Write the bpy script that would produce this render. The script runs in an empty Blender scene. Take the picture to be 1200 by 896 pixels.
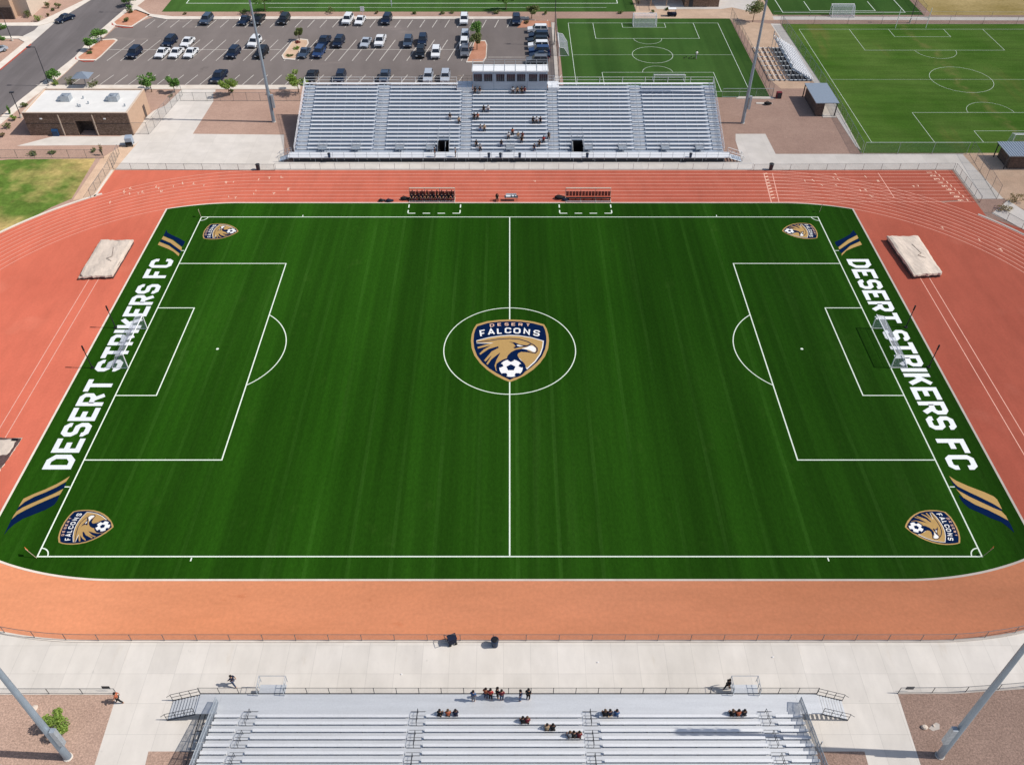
import bpy, math, random
from math import sin, cos, pi, radians as R, sqrt, atan2
from mathutils import Vector, Matrix
random.seed(7)
sc = bpy.context.scene
COL = sc.collection
# ------------------------------------------------------------ camera facts
FPX, TH, CH, CY, PX0 = 1006.5, R(43.03), 77.5, -89.3, 597.3
cT, sT = cos(TH), sin(TH)
def P(px, py, z=0.0):
    """point of the plane at height z that is seen at (px,py) of the survey photo"""
    u = (px-PX0)/FPX; v = (448-py)/FPX
    dx, dy, dz = u, cT+v*sT, -sT+v*cT
    t = (z-CH)/dz
    return Vector((dx*t, CY+dy*t, z))
def PY(py, z=0.0): return P(PX0, py, z).y
# ------------------------------------------------------------ materials
MATS = {}
def nt(name):
    m = bpy.data.materials.new(name); m.use_nodes = True
    n = m.node_tree; n.nodes.clear()
    o = n.nodes.new('ShaderNodeOutputMaterial'); b = n.nodes.new('ShaderNodeBsdfPrincipled')
    n.links.new(b.outputs[0], o.inputs[0]); MATS[name] = m
    return m, n, b, o
def col(c): return (c[0], c[1], c[2], 1)
def ramp(n, fac, stops):
    r = n.nodes.new('ShaderNodeValToRGB'); e = r.color_ramp.elements
    while len(e) < len(stops): e.new(.5)
    for el, (p, c) in zip(e, stops): el.position = p; el.color = col(c) if len(c) == 3 else c
    n.links.new(fac, r.inputs[0]); return r.outputs[0]
def noise(n, scale, detail=4, rough=.6, sx=(1,1,1), rot=0):
    tc = n.nodes.new('ShaderNodeTexCoord'); mp = n.nodes.new('ShaderNodeMapping')
    mp.inputs['Scale'].default_value = sx; mp.inputs['Rotation'].default_value = (0,0,rot)
    t = n.nodes.new('ShaderNodeTexNoise'); t.inputs['Scale'].default_value = scale
    t.inputs['Detail'].default_value = detail; t.inputs['Roughness'].default_value = rough
    n.links.new(tc.outputs['Object'], mp.inputs[0]); n.links.new(mp.outputs[0], t.inputs[0])
    return t.outputs[0]
def mix(n, a, b, fac, mode='MIX'):
    m = n.nodes.new('ShaderNodeMix'); m.data_type = 'RGBA'; m.blend_type = mode
    for s, v in ((m.inputs[6], a), (m.inputs[7], b), (m.inputs[0], fac)):
        if isinstance(v, (int, float)): s.default_value = v
        elif isinstance(v, (tuple, list)): s.default_value = col(v)
        else: n.links.new(v, s)
    return m.outputs[2]
def gray(a, b, lo=.35, hi=.65): return [(lo, (a,)*3), (hi, (b,)*3)]
def simple(name, c, rough=.6, metal=0, var=.12, scale=3, spec=.3, diffr=0):
    m, n, b, o = nt(name)
    f = noise(n, scale)
    cc = ramp(n, f, [(.3, tuple(x*(1-var) for x in c)), (.7, tuple(min(1, x*(1+var)) for x in c))])
    n.links.new(cc, b.inputs['Base Color'])
    b.inputs['Roughness'].default_value = rough; b.inputs['Metallic'].default_value = metal
    b.inputs['Specular IOR Level'].default_value = spec
    b.inputs['Diffuse Roughness'].default_value = diffr
    return m
def bump(n, b, h, strength=.3, dist=.05):
    bp = n.nodes.new('ShaderNodeBump'); bp.inputs['Strength'].default_value = strength; bp.inputs['Distance'].default_value = dist
    n.links.new(h, bp.inputs['Height']); n.links.new(bp.outputs[0], b.inputs['Normal'])
def groundmat(name, layers, rough=.95, bmp=None, diffr=1.0, spec=.03):
    """layers: [(scale, detail, sx, lo, hi, colA, colB) first as colour, then (.., mulA, mulB) multiplied]"""
    m, n, b, o = nt(name); c = None
    for i, L in enumerate(layers):
        sc_, de, sx, lo, hi, A, B = L[:7]
        f = noise(n, sc_, de, .6, sx, L[7] if len(L) > 7 else 0)
        if i == 0: c = ramp(n, f, [(lo, A), (hi, B)])
        else:
            k = ramp(n, f, [(lo, A if isinstance(A, tuple) else (A,)*3), (hi, B if isinstance(B, tuple) else (B,)*3)])
            c = mix(n, c, k, 1.0, 'MULTIPLY')
    b.inputs['Roughness'].default_value = rough; b.inputs['Specular IOR Level'].default_value = spec
    b.inputs['Diffuse Roughness'].default_value = diffr
    n.links.new(c, b.inputs['Base Color'])
    if bmp: bump(n, b, noise(n, bmp[0], 4), bmp[1], bmp[2])
    return m, n, b, c
def joints(name, sx, sy, ox=0, oy=0, dark=.72, w=.014):
    """add sawn joint lines of a concrete slab to a ground material"""
    m = MATS[name]; n = m.node_tree
    b = [x for x in n.nodes if x.type == 'BSDF_PRINCIPLED'][0]
    c = b.inputs['Base Color'].links[0].from_socket
    tc = n.nodes.new('ShaderNodeTexCoord'); sp = n.nodes.new('ShaderNodeSeparateXYZ'); n.links.new(tc.outputs['Object'], sp.inputs[0])
    outs = []
    for k, (s, off) in enumerate(((sx, ox), (sy, oy))):
        a = n.nodes.new('ShaderNodeMath'); a.operation = 'MULTIPLY_ADD'; a.inputs[1].default_value = 1/s; a.inputs[2].default_value = 1000.5+off/s
        n.links.new(sp.outputs[k], a.inputs[0])
        f = n.nodes.new('ShaderNodeMath'); f.operation = 'FRACT'; n.links.new(a.outputs[0], f.inputs[0])
        d = n.nodes.new('ShaderNodeMath'); d.operation = 'SUBTRACT'; d.inputs[1].default_value = .5; n.links.new(f.outputs[0], d.inputs[0])
        e = n.nodes.new('ShaderNodeMath'); e.operation = 'ABSOLUTE'; n.links.new(d.outputs[0], e.inputs[0])
        g = n.nodes.new('ShaderNodeMath'); g.operation = 'LESS_THAN'; g.inputs[1].default_value = w/s*2; n.links.new(e.outputs[0], g.inputs[0])
        outs.append(g.outputs[0])
    mx = n.nodes.new('ShaderNodeMath'); mx.operation = 'MAXIMUM'; n.links.new(outs[0], mx.inputs[0]); n.links.new(outs[1], mx.inputs[1])
    # every slab slightly different
    sn = n.nodes.new('ShaderNodeVectorMath'); sn.operation = 'SNAP'; sn.inputs[1].default_value = (sx, sy, 50)
    ad = n.nodes.new('ShaderNodeVectorMath'); ad.operation = 'ADD'; ad.inputs[1].default_value = (ox, oy, 5)
    n.links.new(tc.outputs['Object'], ad.inputs[0]); n.links.new(ad.outputs[0], sn.inputs[0])
    wn = n.nodes.new('ShaderNodeTexWhiteNoise'); wn.noise_dimensions = '3D'; n.links.new(sn.outputs[0], wn.inputs[0])
    sl = ramp(n, wn.outputs[0], [(0, (.95,)*3), (1, (1.03,)*3)])
    c = mix(n, c, sl, 1.0, 'MULTIPLY')
    c = mix(n, c, mix(n, c, (dark,)*3, 1.0, 'MULTIPLY'), mx.outputs[0])
    n.links.new(c, b.inputs['Base Color'])
# grounds
groundmat('desert_gravel', [(.12,3,(1,1,1),.3,.7,(.40,.262,.205),(.475,.32,.25)), (5,4,(1,1,1),.3,.7,.82,1.15), (1.2,4,(1,1,1),.35,.7,.93,1.05)], bmp=(6,.5,.08))
groundmat('dark_gravel', [(.3,3,(1,1,1),.3,.7,(.40,.275,.215),(.47,.33,.26)), (6,6,(1,1,1),.35,.65,.75,1.2), (14,3,(1,1,1),.35,.65,.85,1.15)], bmp=(10,.5,.06))
groundmat('sand', [(.1,3,(1,1,1),.3,.7,(.56,.39,.27),(.68,.50,.36)), (4,4,(1,1,1),.3,.7,.9,1.08), (.5,4,(1,1,1),.35,.6,.93,1.05)], bmp=(5,.4,.06))
groundmat('red_soil', [(.4,4,(1,1,1),.3,.7,(.46,.215,.135),(.58,.30,.20)), (6,4,(1,1,1),.3,.7,.85,1.1)])
groundmat('asphalt', [(.05,4,(1,1,1),.3,.7,(.19,.163,.152),(.23,.197,.183)), (.25,5,(1,.25,1),.4,.75,.93,1.08), (8,3,(1,1,1),.3,.7,.92,1.06), (.7,6,(1,1,1),.62,.75,1,.9), (.22,5,(1,.5,1),.66,.72,1,.78), (.16,4,(.3,1,1),.62,.7,(1,1,1),(1.22,1.2,1.18))])
groundmat('road_asphalt', [(.05,4,(1,1,1),.3,.7,(.145,.13,.13),(.18,.162,.162)), (.35,5,(1,.1,1),.4,.7,.85,1.1,R(-33)), (8,3,(1,1,1),.3,.7,.92,1.06)])
groundmat('concrete', [(.08,4,(1,1,1),.3,.7,(.635,.585,.52),(.71,.66,.60)), (.6,5,(1,.4,1),.35,.7,.93,1.04), (.25,5,(1,.3,1),.60,.74,1,.93), (3,5,(1,1,1),.55,.8,1,.95), (.9,7,(1,1,1),.68,.73,1,.86), (.35,6,(1.5,.3,1),.63,.72,(1,1,1),(.93,.90,.86))], diffr=.15)
joints('concrete', 2.66, 3.0, .6, -.35, .84, .011)
groundmat('concrete_far', [(.08,4,(1,1,1),.3,.7,(.60,.55,.49),(.68,.63,.58)), (.5,5,(1,1,1),.35,.7,.93,1.04)], diffr=.6)
joints('concrete_far', 4, 4, 0, 0, .9)
groundmat('kerb_concrete', [(.5,4,(1,1,1),.3,.7,(.60,.53,.46),(.70,.64,.57))])
groundmat('track_red', [(.04,4,(1,1,1),.3,.7,(.50,.127,.080),(.58,.160,.100)), (.5,6,(1,.3,1),.4,.75,1.04,.9), (3,4,(1,1,1),.3,.7,.95,1.05), (.09,3,(1,1,1),.6,.78,(1,1,1),(1.1,1.3,1.35))])
groundmat('track_orange', [(.05,4,(.4,1,1),.3,.7,(.62,.255,.128),(.70,.305,.165)), (.25,6,(.25,1,1),.4,.7,.92,1.05), (2.5,5,(1,1,1),.35,.7,.93,1.05), (.6,6,(.5,1,1),.64,.74,(1,1,1),(.9,.82,.78))])
groundmat('dry_grass', [(.06,4,(1,1,1),.42,.58,(.10,.165,.03),(.44,.33,.13)), (1.5,5,(1,1,1),.3,.7,.8,1.2), (.35,4,(1,1,1),.4,.6,.85,1.15)], bmp=(4,.5,.1))
groundmat('straw_grass', [(.09,4,(.4,1,1),.35,.65,(.38,.28,.10),(.66,.50,.24)), (1.5,5,(1,1,1),.3,.7,.85,1.15)])
M_NG, _, _, _ = groundmat('natural_grass', [(.07,5,(1,.7,1),.35,.66,(.068,.150,.018),(.115,.192,.036)), (.5,4,(.12,1,1),.4,.6,.9,1.1,R(58)), (2.5,5,(1,1,1),.3,.7,.86,1.14), (.045,5,(2.2,.5,1),.585,.66,(1,1,1),(1.5,1.02,1.3),R(22))], bmp=(3,.5,.1))
groundmat('turf_far', [(.08,4,(1,1,1),.3,.7,(.045,.108,.022),(.066,.136,.030)), (.2,2,(1,.02,1),.44,.56,.9,1.1), (2.5,5,(1,1,1),.3,.7,.88,1.12)])
m, n, b, c = groundmat('turf', [(.03,3,(1,.5,1),.3,.7,(.0130,.0575,.0028),(.0205,.078,.0052)),
    (.11,1.5,(1,.006,1),.42,.58,.86,1.14), (.8,3,(1,.02,1),.4,.62,.9,1.12), (.45,2,(1,.03,1),.62,.70,(1,1,1),(1.28,1.12,1.5)), (3.5,4,(1,.5,1),.3,.7,.86,1.13), (.35,6,(1,.6,1),.62,.72,(1,1,1),(1.35,1.12,1.5)), (.03,3,(.5,.08,1),.3,.7,.93,1.07)], bmp=(7,.6,.05))
_b = [x for x in n.nodes if x.type == 'BSDF_PRINCIPLED'][0]
def mth(op, a, b=None, c=None):
    q = n.nodes.new('ShaderNodeMath'); q.operation = op
    for i, v in enumerate((a, b, c)):
        if v is None: continue
        if isinstance(v, (int, float)): q.inputs[i].default_value = v
        else: n.links.new(v, q.inputs[i])
    return q.outputs[0]
_tc = n.nodes.new('ShaderNodeTexCoord'); _sp = n.nodes.new('ShaderNodeSeparateXYZ'); n.links.new(_tc.outputs['Object'], _sp.inputs[0])
_x, _y = _sp.outputs[0], _sp.outputs[1]
# seams between the turf rolls
_s = mth('ABSOLUTE', mth('SUBTRACT', mth('FRACT', mth('MULTIPLY_ADD', _x, 1/4.57, 100.3)), .5))
_seam = mth('MULTIPLY', mth('LESS_THAN', _s, .05), ramp(n, noise(n, .25, 4, .6, (1,.12,1)), [(.38,(0,0,0)),(.60,(1,1,1))]))
c = mix(n, c, (1.55,1.30,2.0), mth('MULTIPLY', _seam, .9), 'MULTIPLY')
# worn, paler mouths of the goals
_ax = mth('SUBTRACT', mth('ABSOLUTE', _x), 46.5); _d = mth('SQRT', mth('ADD', mth('POWER', mth('MULTIPLY', _ax, .17), 2), mth('POWER', mth('MULTIPLY', _y, .10), 2)))
_w = mth('MULTIPLY', mth('SUBTRACT', 1.0, mth('MINIMUM', _d, 1.0)), ramp(n, noise(n, .5, 6, .7), [(.42,(0,0,0)),(.66,(1,1,1))]))
c = mix(n, c, (2.0,1.4,2.6), mth('MULTIPLY', _w, .6), 'MULTIPLY')
n.links.new(c, _b.inputs['Base Color'])
# the big grass field has a pale worn track across its far half
m, n = M_NG, M_NG.node_tree
_b = [x for x in n.nodes if x.type == 'BSDF_PRINCIPLED'][0]; c = _b.inputs['Base Color'].links[0].from_socket
_tc = n.nodes.new('ShaderNodeTexCoord'); _sp = n.nodes.new('ShaderNodeSeparateXYZ'); n.links.new(_tc.outputs['Object'], _sp.inputs[0])
_A, _B = P(1066,36), P(1150,118); _dd = (_B-_A).normalized()
_off = mth('ADD', mth('MULTIPLY', mth('SUBTRACT', _sp.outputs[0], _A.x), -_dd.y), mth('MULTIPLY', mth('SUBTRACT', _sp.outputs[1], _A.y), _dd.x))
_off = mth('ADD', _off, mth('MULTIPLY', mth('SUBTRACT', noise(n, .12, 3), .5), 7))
_k = mth('MAXIMUM', mth('SUBTRACT', 1.0, mth('MULTIPLY', mth('ABSOLUTE', _off), .6)), 0.0)
_k = mth('MULTIPLY', _k, ramp(n, noise(n, .45, 5), [(.42,(0,0,0)),(.6,(1,1,1))]))
n.links.new(mix(n, c, (.30,.24,.09), mth('MULTIPLY', _k, .42)), _b.inputs['Base Color'])
def worn_paint(name, c1, tuft, amount=.5):
    m2, n2, b2, o2 = nt(name)
    f = noise(n2, 7, 5, .7, (1,.6,1)); k = ramp(n2, f, [(.40, tuple(x*.9 for x in c1)), (.60, c1)])
    g2 = ramp(n2, noise(n2, 3.0, 8, .8), [(.60, (0,0,0)), (.70, (amount,)*3)])
    n2.links.new(mix(n2, k, tuft, g2), b2.inputs['Base Color']); b2.inputs['Roughness'].default_value = .95; b2.inputs['Specular IOR Level'].default_value = 0
# paints, metals, etc
simple('line_paint', (.80,.80,.77), .8, var=.06, diffr=.5)
simple('turf_white', (.74,.80,.70), .9, var=.07, diffr=.5)
worn_paint('letter_white', (.80,.82,.83), (.30,.40,.24), .6)
simple('lane_paint', (.76,.40,.31), .8, var=.12)
simple('mark_cream', (.78,.50,.37), .8, var=.1)
simple('stall_paint', (.62,.58,.52), .8, var=.2, scale=1)
worn_paint('crest_navy', (.0035,.013,.055), (.015,.05,.03), .6)
worn_paint('crest_gold', (.46,.29,.11), (.22,.20,.06), .5)
worn_paint('crest_white', (.82,.81,.78), (.40,.45,.32), .5)
simple('kerb_red', (.45,.09,.06), .8, var=.2)
def alu(name, c, rough, metal):
    m, n, b, o = nt(name)
    f = noise(n, .7, 5, .6, (.25,3,3)); cc = ramp(n, f, [(.3, tuple(x*.93 for x in c)), (.7, tuple(min(1, x*1.05) for x in c))])
    g = noise(n, 9, 3); cc = mix(n, cc, ramp(n, g, gray(.95,1.04)), 1.0, 'MULTIPLY')
    n.links.new(cc, b.inputs['Base Color']); b.inputs['Roughness'].default_value = rough; b.inputs['Metallic'].default_value = metal
alu('aluminium_seat', (.74,.74,.75), .55, .08)
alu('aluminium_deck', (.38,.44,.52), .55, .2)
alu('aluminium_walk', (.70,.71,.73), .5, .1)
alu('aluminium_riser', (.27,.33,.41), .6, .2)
alu('near_deck', (.64,.65,.66), .42, .3)
alu('near_seat', (.76,.76,.76), .42, .25)
simple('galvanised', (.42,.46,.50), .45, .5, var=.15)
simple('pole_steel', (.30,.36,.42), .5, .4, var=.08, scale=1)
simple('dark_steel', (.045,.05,.06), .5, .2)
simple('black_paint', (.012,.012,.014), .5)
simple('fence_steel', (.20,.20,.20), .5, .4)
simple('under_shade', (.03,.033,.04), .9)  # near-black colour standing in for shade under the stands and in gaps
simple('white_steel', (.80,.80,.80), .4, var=.04)
simple('cover_tarp', (.62,.52,.43), .85, var=.12, scale=.8)
simple('foam_brown', (.10,.06,.055), .9, var=.3)
simple('stucco_tan', (.50,.34,.24), .95, var=.06, scale=2)
simple('stucco_cream', (.62,.50,.40), .95, var=.06, scale=2)
simple('roof_white', (.74,.72,.68), .9, var=.05, scale=.5)
simple('roof_metal', (.30,.35,.41), .45, .4, var=.05)
simple('dark_glass', (.02,.025,.035), .08, var=.1, spec=.6)
simple('opening_black', (.008,.008,.009), .95)
simple('rubber', (.012,.012,.013), .85)
simple('lamp_glass', (.75,.78,.80), .15, var=.03, spec=.6)
simple('tail_red', (.30,.01,.01), .25, spec=.6)
simple('blue_plastic', (.012,.035,.085), .5)
simple('seat_red', (.22,.045,.035), .6, var=.3)
simple('sign_blue', (.02,.06,.14), .4)
simple('orange_cloth', (.80,.20,.05), .8)
simple('beige_wood', (.50,.38,.28), .9)
simple('bark', (.12,.075,.045), .95)
def brickmat(name, a, b_, mort, sc_, w=.5, h=.25):
    m, n, b, o = nt(name); tc = n.nodes.new('ShaderNodeTexCoord'); mp = n.nodes.new('ShaderNodeMapping')
    mp.inputs['Rotation'].default_value = (R(90), 0, 0)
    t = n.nodes.new('ShaderNodeTexBrick'); t.inputs['Color1'].default_value = col(a); t.inputs['Color2'].default_value = col(b_)
    t.inputs['Mortar'].default_value = col(mort); t.inputs['Scale'].default_value = sc_; t.inputs['Brick Width'].default_value = w; t.inputs['Row Height'].default_value = h
    t.inputs['Mortar Size'].default_value = .02
    n.links.new(tc.outputs['Object'], mp.inputs[0]); n.links.new(mp.outputs[0], t.inputs[0])
    cc = mix(n, t.outputs[0], ramp(n, noise(n, 3, 5), gray(.7, 1.3)), 1.0, 'MULTIPLY')
    n.links.new(cc, b.inputs['Base Color']); b.inputs['Roughness'].default_value = .95
brickmat('block_brown', (.18,.115,.08), (.27,.18,.135), (.11,.08,.06), 1.2)
brickmat('block_dark', (.085,.06,.052), (.12,.085,.07), (.06,.045,.04), 1.2)
def paint(name, c, rough=.25):
    m, n, b, o = nt(name); b.inputs['Base Color'].default_value = col(c); b.inputs['Roughness'].default_value = rough
    cc = ramp(n, noise(n, 1.5, 3), [(.3, tuple(x*.92 for x in c)), (.7, tuple(min(1, x*1.06) for x in c))]); n.links.new(cc, b.inputs['Base Color'])
    b.inputs['Coat Weight'].default_value = .25; b.inputs['Coat Roughness'].default_value = .08
for k, c in dict(white=(.78,.79,.80), navy=(.006,.014,.038), black=(.006,.007,.009), silver=(.42,.46,.52), blue=(.02,.05,.14), grey=(.13,.14,.16), slate=(.05,.075,.12)).items():
    paint('paint_'+k, c)
def foliage(name, a, b_):
    m, n, b, o = nt(name)
    oi = n.nodes.new('ShaderNodeNewGeometry')
    cc = ramp(n, oi.outputs['Random Per Island'], [(0, a), (1, b_)])
    n.links.new(cc, b.inputs['Base Color']); b.inputs['Roughness'].default_value = .7
    tr = n.nodes.new('ShaderNodeBsdfTranslucent'); n.links.new(cc, tr.inputs[0])
    ms = n.nodes.new('ShaderNodeMixShader'); ms.inputs[0].default_value = .3
    n.links.new(b.outputs[0], ms.inputs[1]); n.links.new(tr.outputs[0], ms.inputs[2]); n.links.new(ms.outputs[0], o.inputs[0])
foliage('leaf_green', (.08,.19,.03), (.20,.38,.08))
foliage('leaf_lime', (.16,.27,.04), (.34,.45,.09))
foliage('leaf_olive', (.09,.13,.035), (.24,.27,.09))
foliage('leaf_dry', (.20,.15,.07), (.38,.30,.14))
def meshmat(name, c, opacity):
    """woven wire or netting: holes let light through"""
    m, n, b, o = nt(name); b.inputs['Base Color'].default_value = col(c); b.inputs['Roughness'].default_value = .6
    tr = n.nodes.new('ShaderNodeBsdfTransparent'); ms = n.nodes.new('ShaderNodeMixShader')
    f = noise(n, 2.5, 4); k = ramp(n, f, [(.3, (opacity*.75,)*3), (.7, (opacity*1.3,)*3)])
    n.links.new(k, ms.inputs[0]); n.links.new(tr.outputs[0], ms.inputs[1]); n.links.new(b.outputs[0], ms.inputs[2]); n.links.new(ms.outputs[0], o.inputs[0])
meshmat('chain_link', (.28,.28,.28), .15)
meshmat('green_screen', (.10,.17,.10), .30)
meshmat('goal_net', (.60,.60,.70), .27)
meshmat('grey_screen', (.22,.25,.29), .6)
for k, c in dict(skin=(.45,.25,.16), skin2=(.22,.11,.07), hair=(.012,.009,.008), hair2=(.09,.05,.025), navy=(.010,.014,.035), black=(.012,.012,.014), white=(.75,.75,.74),
                 orange=(.42,.11,.05), grey=(.22,.23,.25), blue=(.05,.12,.26), jeans=(.035,.055,.11), red=(.45,.04,.04), tan=(.42,.30,.18), maroon=(.16,.02,.03)).items():
    simple('cloth_'+k, c, .85, var=.15, scale=6)
M = MATS
# ------------------------------------------------------------ mesh builder
class MB:
    def __init__(s): s.v = []; s.f = []; s.m = []
    def add(s, vs, fs, mi=0):
        o = len(s.v); s.v += [tuple(x) for x in vs]; s.f += [tuple(i+o for i in f) for f in fs]; s.m += [mi]*len(fs); return s
    def box(s, x0, x1, y0, y1, z0, z1, mi=0):
        v = [(x0,y0,z0),(x1,y0,z0),(x1,y1,z0),(x0,y1,z0),(x0,y0,z1),(x1,y0,z1),(x1,y1,z1),(x0,y1,z1)]
        return s.add(v, [(0,3,2,1),(4,5,6,7),(0,1,5,4),(1,2,6,5),(2,3,7,6),(3,0,4,7)], mi)
    def poly(s, pts, z=0, mi=0):
        pts = [(p[0], p[1]) for p in pts]
        a = sum(pts[i][0]*pts[(i+1) % len(pts)][1]-pts[(i+1) % len(pts)][0]*pts[i][1] for i in range(len(pts)))
        if a < 0: pts = pts[::-1]
        return s.add([(x, y, z) for x, y in pts], [tuple(range(len(pts)))], mi)
    def prism(s, pts, z0, z1, mi=0):
        pts = [(p[0], p[1]) for p in pts]; n = len(pts)
        a = sum(pts[i][0]*pts[(i+1) % n][1]-pts[(i+1) % n][0]*pts[i][1] for i in range(n))
        if a < 0: pts = pts[::-1]
        v = [(x,y,z0) for x,y in pts]+[(x,y,z1) for x,y in pts]
        return s.add(v, [tuple(range(n))[::-1], tuple(range(n,2*n))]+[(i,(i+1) % n,(i+1) % n+n,i+n) for i in range(n)], mi)
    def strip(s, pts, w, z, closed=False, mi=0):
        pts = [Vector((p[0], p[1])) for p in pts]; n = len(pts); L = []; Rr = []
        for i in range(n):
            a = pts[i-1] if (i > 0 or closed) else None; c = pts[(i+1) % n] if (i < n-1 or closed) else None
            d1 = (pts[i]-a).normalized() if a is not None else None; d2 = (c-pts[i]).normalized() if c is not None else None
            if d1 is None: d1 = d2
            if d2 is None: d2 = d1
            n1 = Vector((-d1.y, d1.x)); n2 = Vector((-d2.y, d2.x)); m_ = (n1+n2)
            m_ = n1 if m_.length < 1e-6 else m_.normalized()
            k = 1/max(.35, m_.dot(n1)); L.append(pts[i]+m_*w/2*k); Rr.append(pts[i]-m_*w/2*k)
        o = [(p.x,p.y,z) for p in L]+[(p.x,p.y,z) for p in Rr]
        fs = [(i, i+n, (i+1) % n+n, (i+1) % n) for i in range(n if closed else n-1)]
        return s.add(o, fs, mi)
    def tube(s, p, q, r, n=6, r2=None, mi=0, caps=True):
        p = Vector(p); q = Vector(q); d = (q-p).normalized(); r2 = r if r2 is None else r2
        a = Vector((0,0,1)) if abs(d.z) < .9 else Vector((1,0,0)); u = d.cross(a).normalized(); w = d.cross(u)
        v = []
        for c, rr in ((p, r), (q, r2)):
            for i in range(n):
                t = 2*pi*i/n; v.append(c+(u*cos(t)+w*sin(t))*rr)
        fs = [(i, i+n, (i+1) % n+n, (i+1) % n) for i in range(n)]
        if caps: fs += [tuple(range(n)), tuple(range(2*n-1, n-1, -1))]
        return s.add(v, fs, mi)
    def path(s, pts, r, n=6, mi=0):
        for a, b in zip(pts, pts[1:]): s.tube(a, b, r, n, mi=mi)
        return s
    def ball(s, c, r, sx=1, sy=1, sz=1, n=10, mi=0):
        v = []; fs = []; h = n//2
        for j in range(h+1):
            a = pi*j/h
            for i in range(n): t = 2*pi*i/n; v.append((c[0]+r*sx*sin(a)*cos(t), c[1]+r*sy*sin(a)*sin(t), c[2]+r*sz*cos(a)))
        for j in range(h):
            for i in range(n): fs.append((j*n+i, (j+1)*n+i, (j+1)*n+(i+1) % n, j*n+(i+1) % n))
        return s.add(v, fs, mi)
    def quad(s, a, b, c, d, mi=0): return s.add([a,b,c,d], [(0,1,2,3)], mi)
    def mesh(s, name, mats):
        me = bpy.data.meshes.new(name); me.from_pydata(s.v, [], s.f)
        for m_ in (mats if isinstance(mats, (list, tuple)) else [mats]): me.materials.append(M[m_])
        me.polygons.foreach_set('material_index', s.m); me.validate(); me.update(); return me
    def build(s, name, mats, parent=None, loc=None, smooth=False):
        me = s.mesh(name, mats); o = bpy.data.objects.new(name, me); COL.objects.link(o)
        if smooth:
            for p in me.polygons: p.use_smooth = True
        if parent: o.parent = parent
        if loc: o.location = loc
        return o
def tag(o, label=None, cat=None, group=None, kind=None):
    if label: o['label'] = label
    if cat: o['category'] = cat
    if group: o['group'] = group
    if kind: o['kind'] = kind
    return o
def empty(name, loc=(0,0,0), rz=0, label=None, cat=None, group=None):
    o = bpy.data.objects.new(name, None); COL.objects.link(o); o.location = loc; o.rotation_euler = (0,0,rz); o.empty_display_size = .3
    return tag(o, label, cat, group)
CH_CACHE = {}
def copy_tree(o, parent=None):
    c = o.copy(); COL.objects.link(c)
    if parent: c.parent = parent
    for ch in CH_CACHE.setdefault(o, list(o.children)): copy_tree(ch, c)
    return c
def struct(name, mb, mat): return tag(mb.build(name, mat), kind='structure')
def G(pts, z=0): return [P(x, y, z) for x, y in pts]
EXPO = 0.0
# ============================================================ SETTING
g = MB(); g.poly([(-600,-160),(600,-160),(600,900),(-600,900)], 0); struct('ground', g, 'desert_gravel')
# the running track: one sheet of red rubber, the near side faded orange
RIN, RT = 37.85, 48.85
def arc(cx, cy, r, a0, a1, n=40): return [(cx+r*cos(R(a0+(a1-a0)*i/n)), cy+r*sin(R(a0+(a1-a0)*i/n))) for i in range(n+1)]
NY = PY(749.6)                      # far edge of the near concrete
track = arc(-43,.75,RT,90,180)+arc(-43,-1.2,48.85,180,225,12)+arc(-42,.75,.75-NY,250,270,12)+arc(42,.75,.75-NY,270,290,12)+arc(43,-1.2,48.85,315,360,12)+arc(43,.75,RT,0,90)
g = MB(); g.poly(track, .014); g.poly([(-71.2,38),(-40,38),(-40,49.6),(-71.2,49.6)], .010); g.poly([(40,36),(79.5,39.6),(79.5,49.6),(40,49.6)], .010)
g.poly([(79.5,39.6),(79.5,34),(97,20),(80,20),(60,36)], .006)
struct('running_track', g, 'track_red')
g = MB()
outer = arc(-42,.75,.75-NY,232,270,24)+arc(42,.75,.75-NY,270,308,24)
inner = arc(42,.75,36.2,308,270,24)+arc(-42,.75,36.2,270,232,24)
g.poly(outer+inner, .018); struct('near_straight', g, 'track_orange')
# pitch turf
def turf_outline(r, xe=58.0, shrink=0):
    xe -= shrink; cf, cn = 46.0, 42.0
    pts = []
    a = math.degrees(math.acos((xe-cf)/r)); pts += arc(cf,.75,r,a,90,16)+arc(-cf,.75,r,90,180-a,16)
    a = math.degrees(math.acos((xe-cn)/r)); pts += arc(-cn,.75,r,180+a,270,16)+arc(cn,.75,r,270,360-a,16)
    return pts
g = MB(); g.prism(turf_outline(RIN), 0, .040); struct('pitch_kerb', g, 'kerb_concrete')
g = MB(); g.poly(turf_outline(RIN-.24, 57.72), .046); struct('pitch', g, 'turf')
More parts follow.
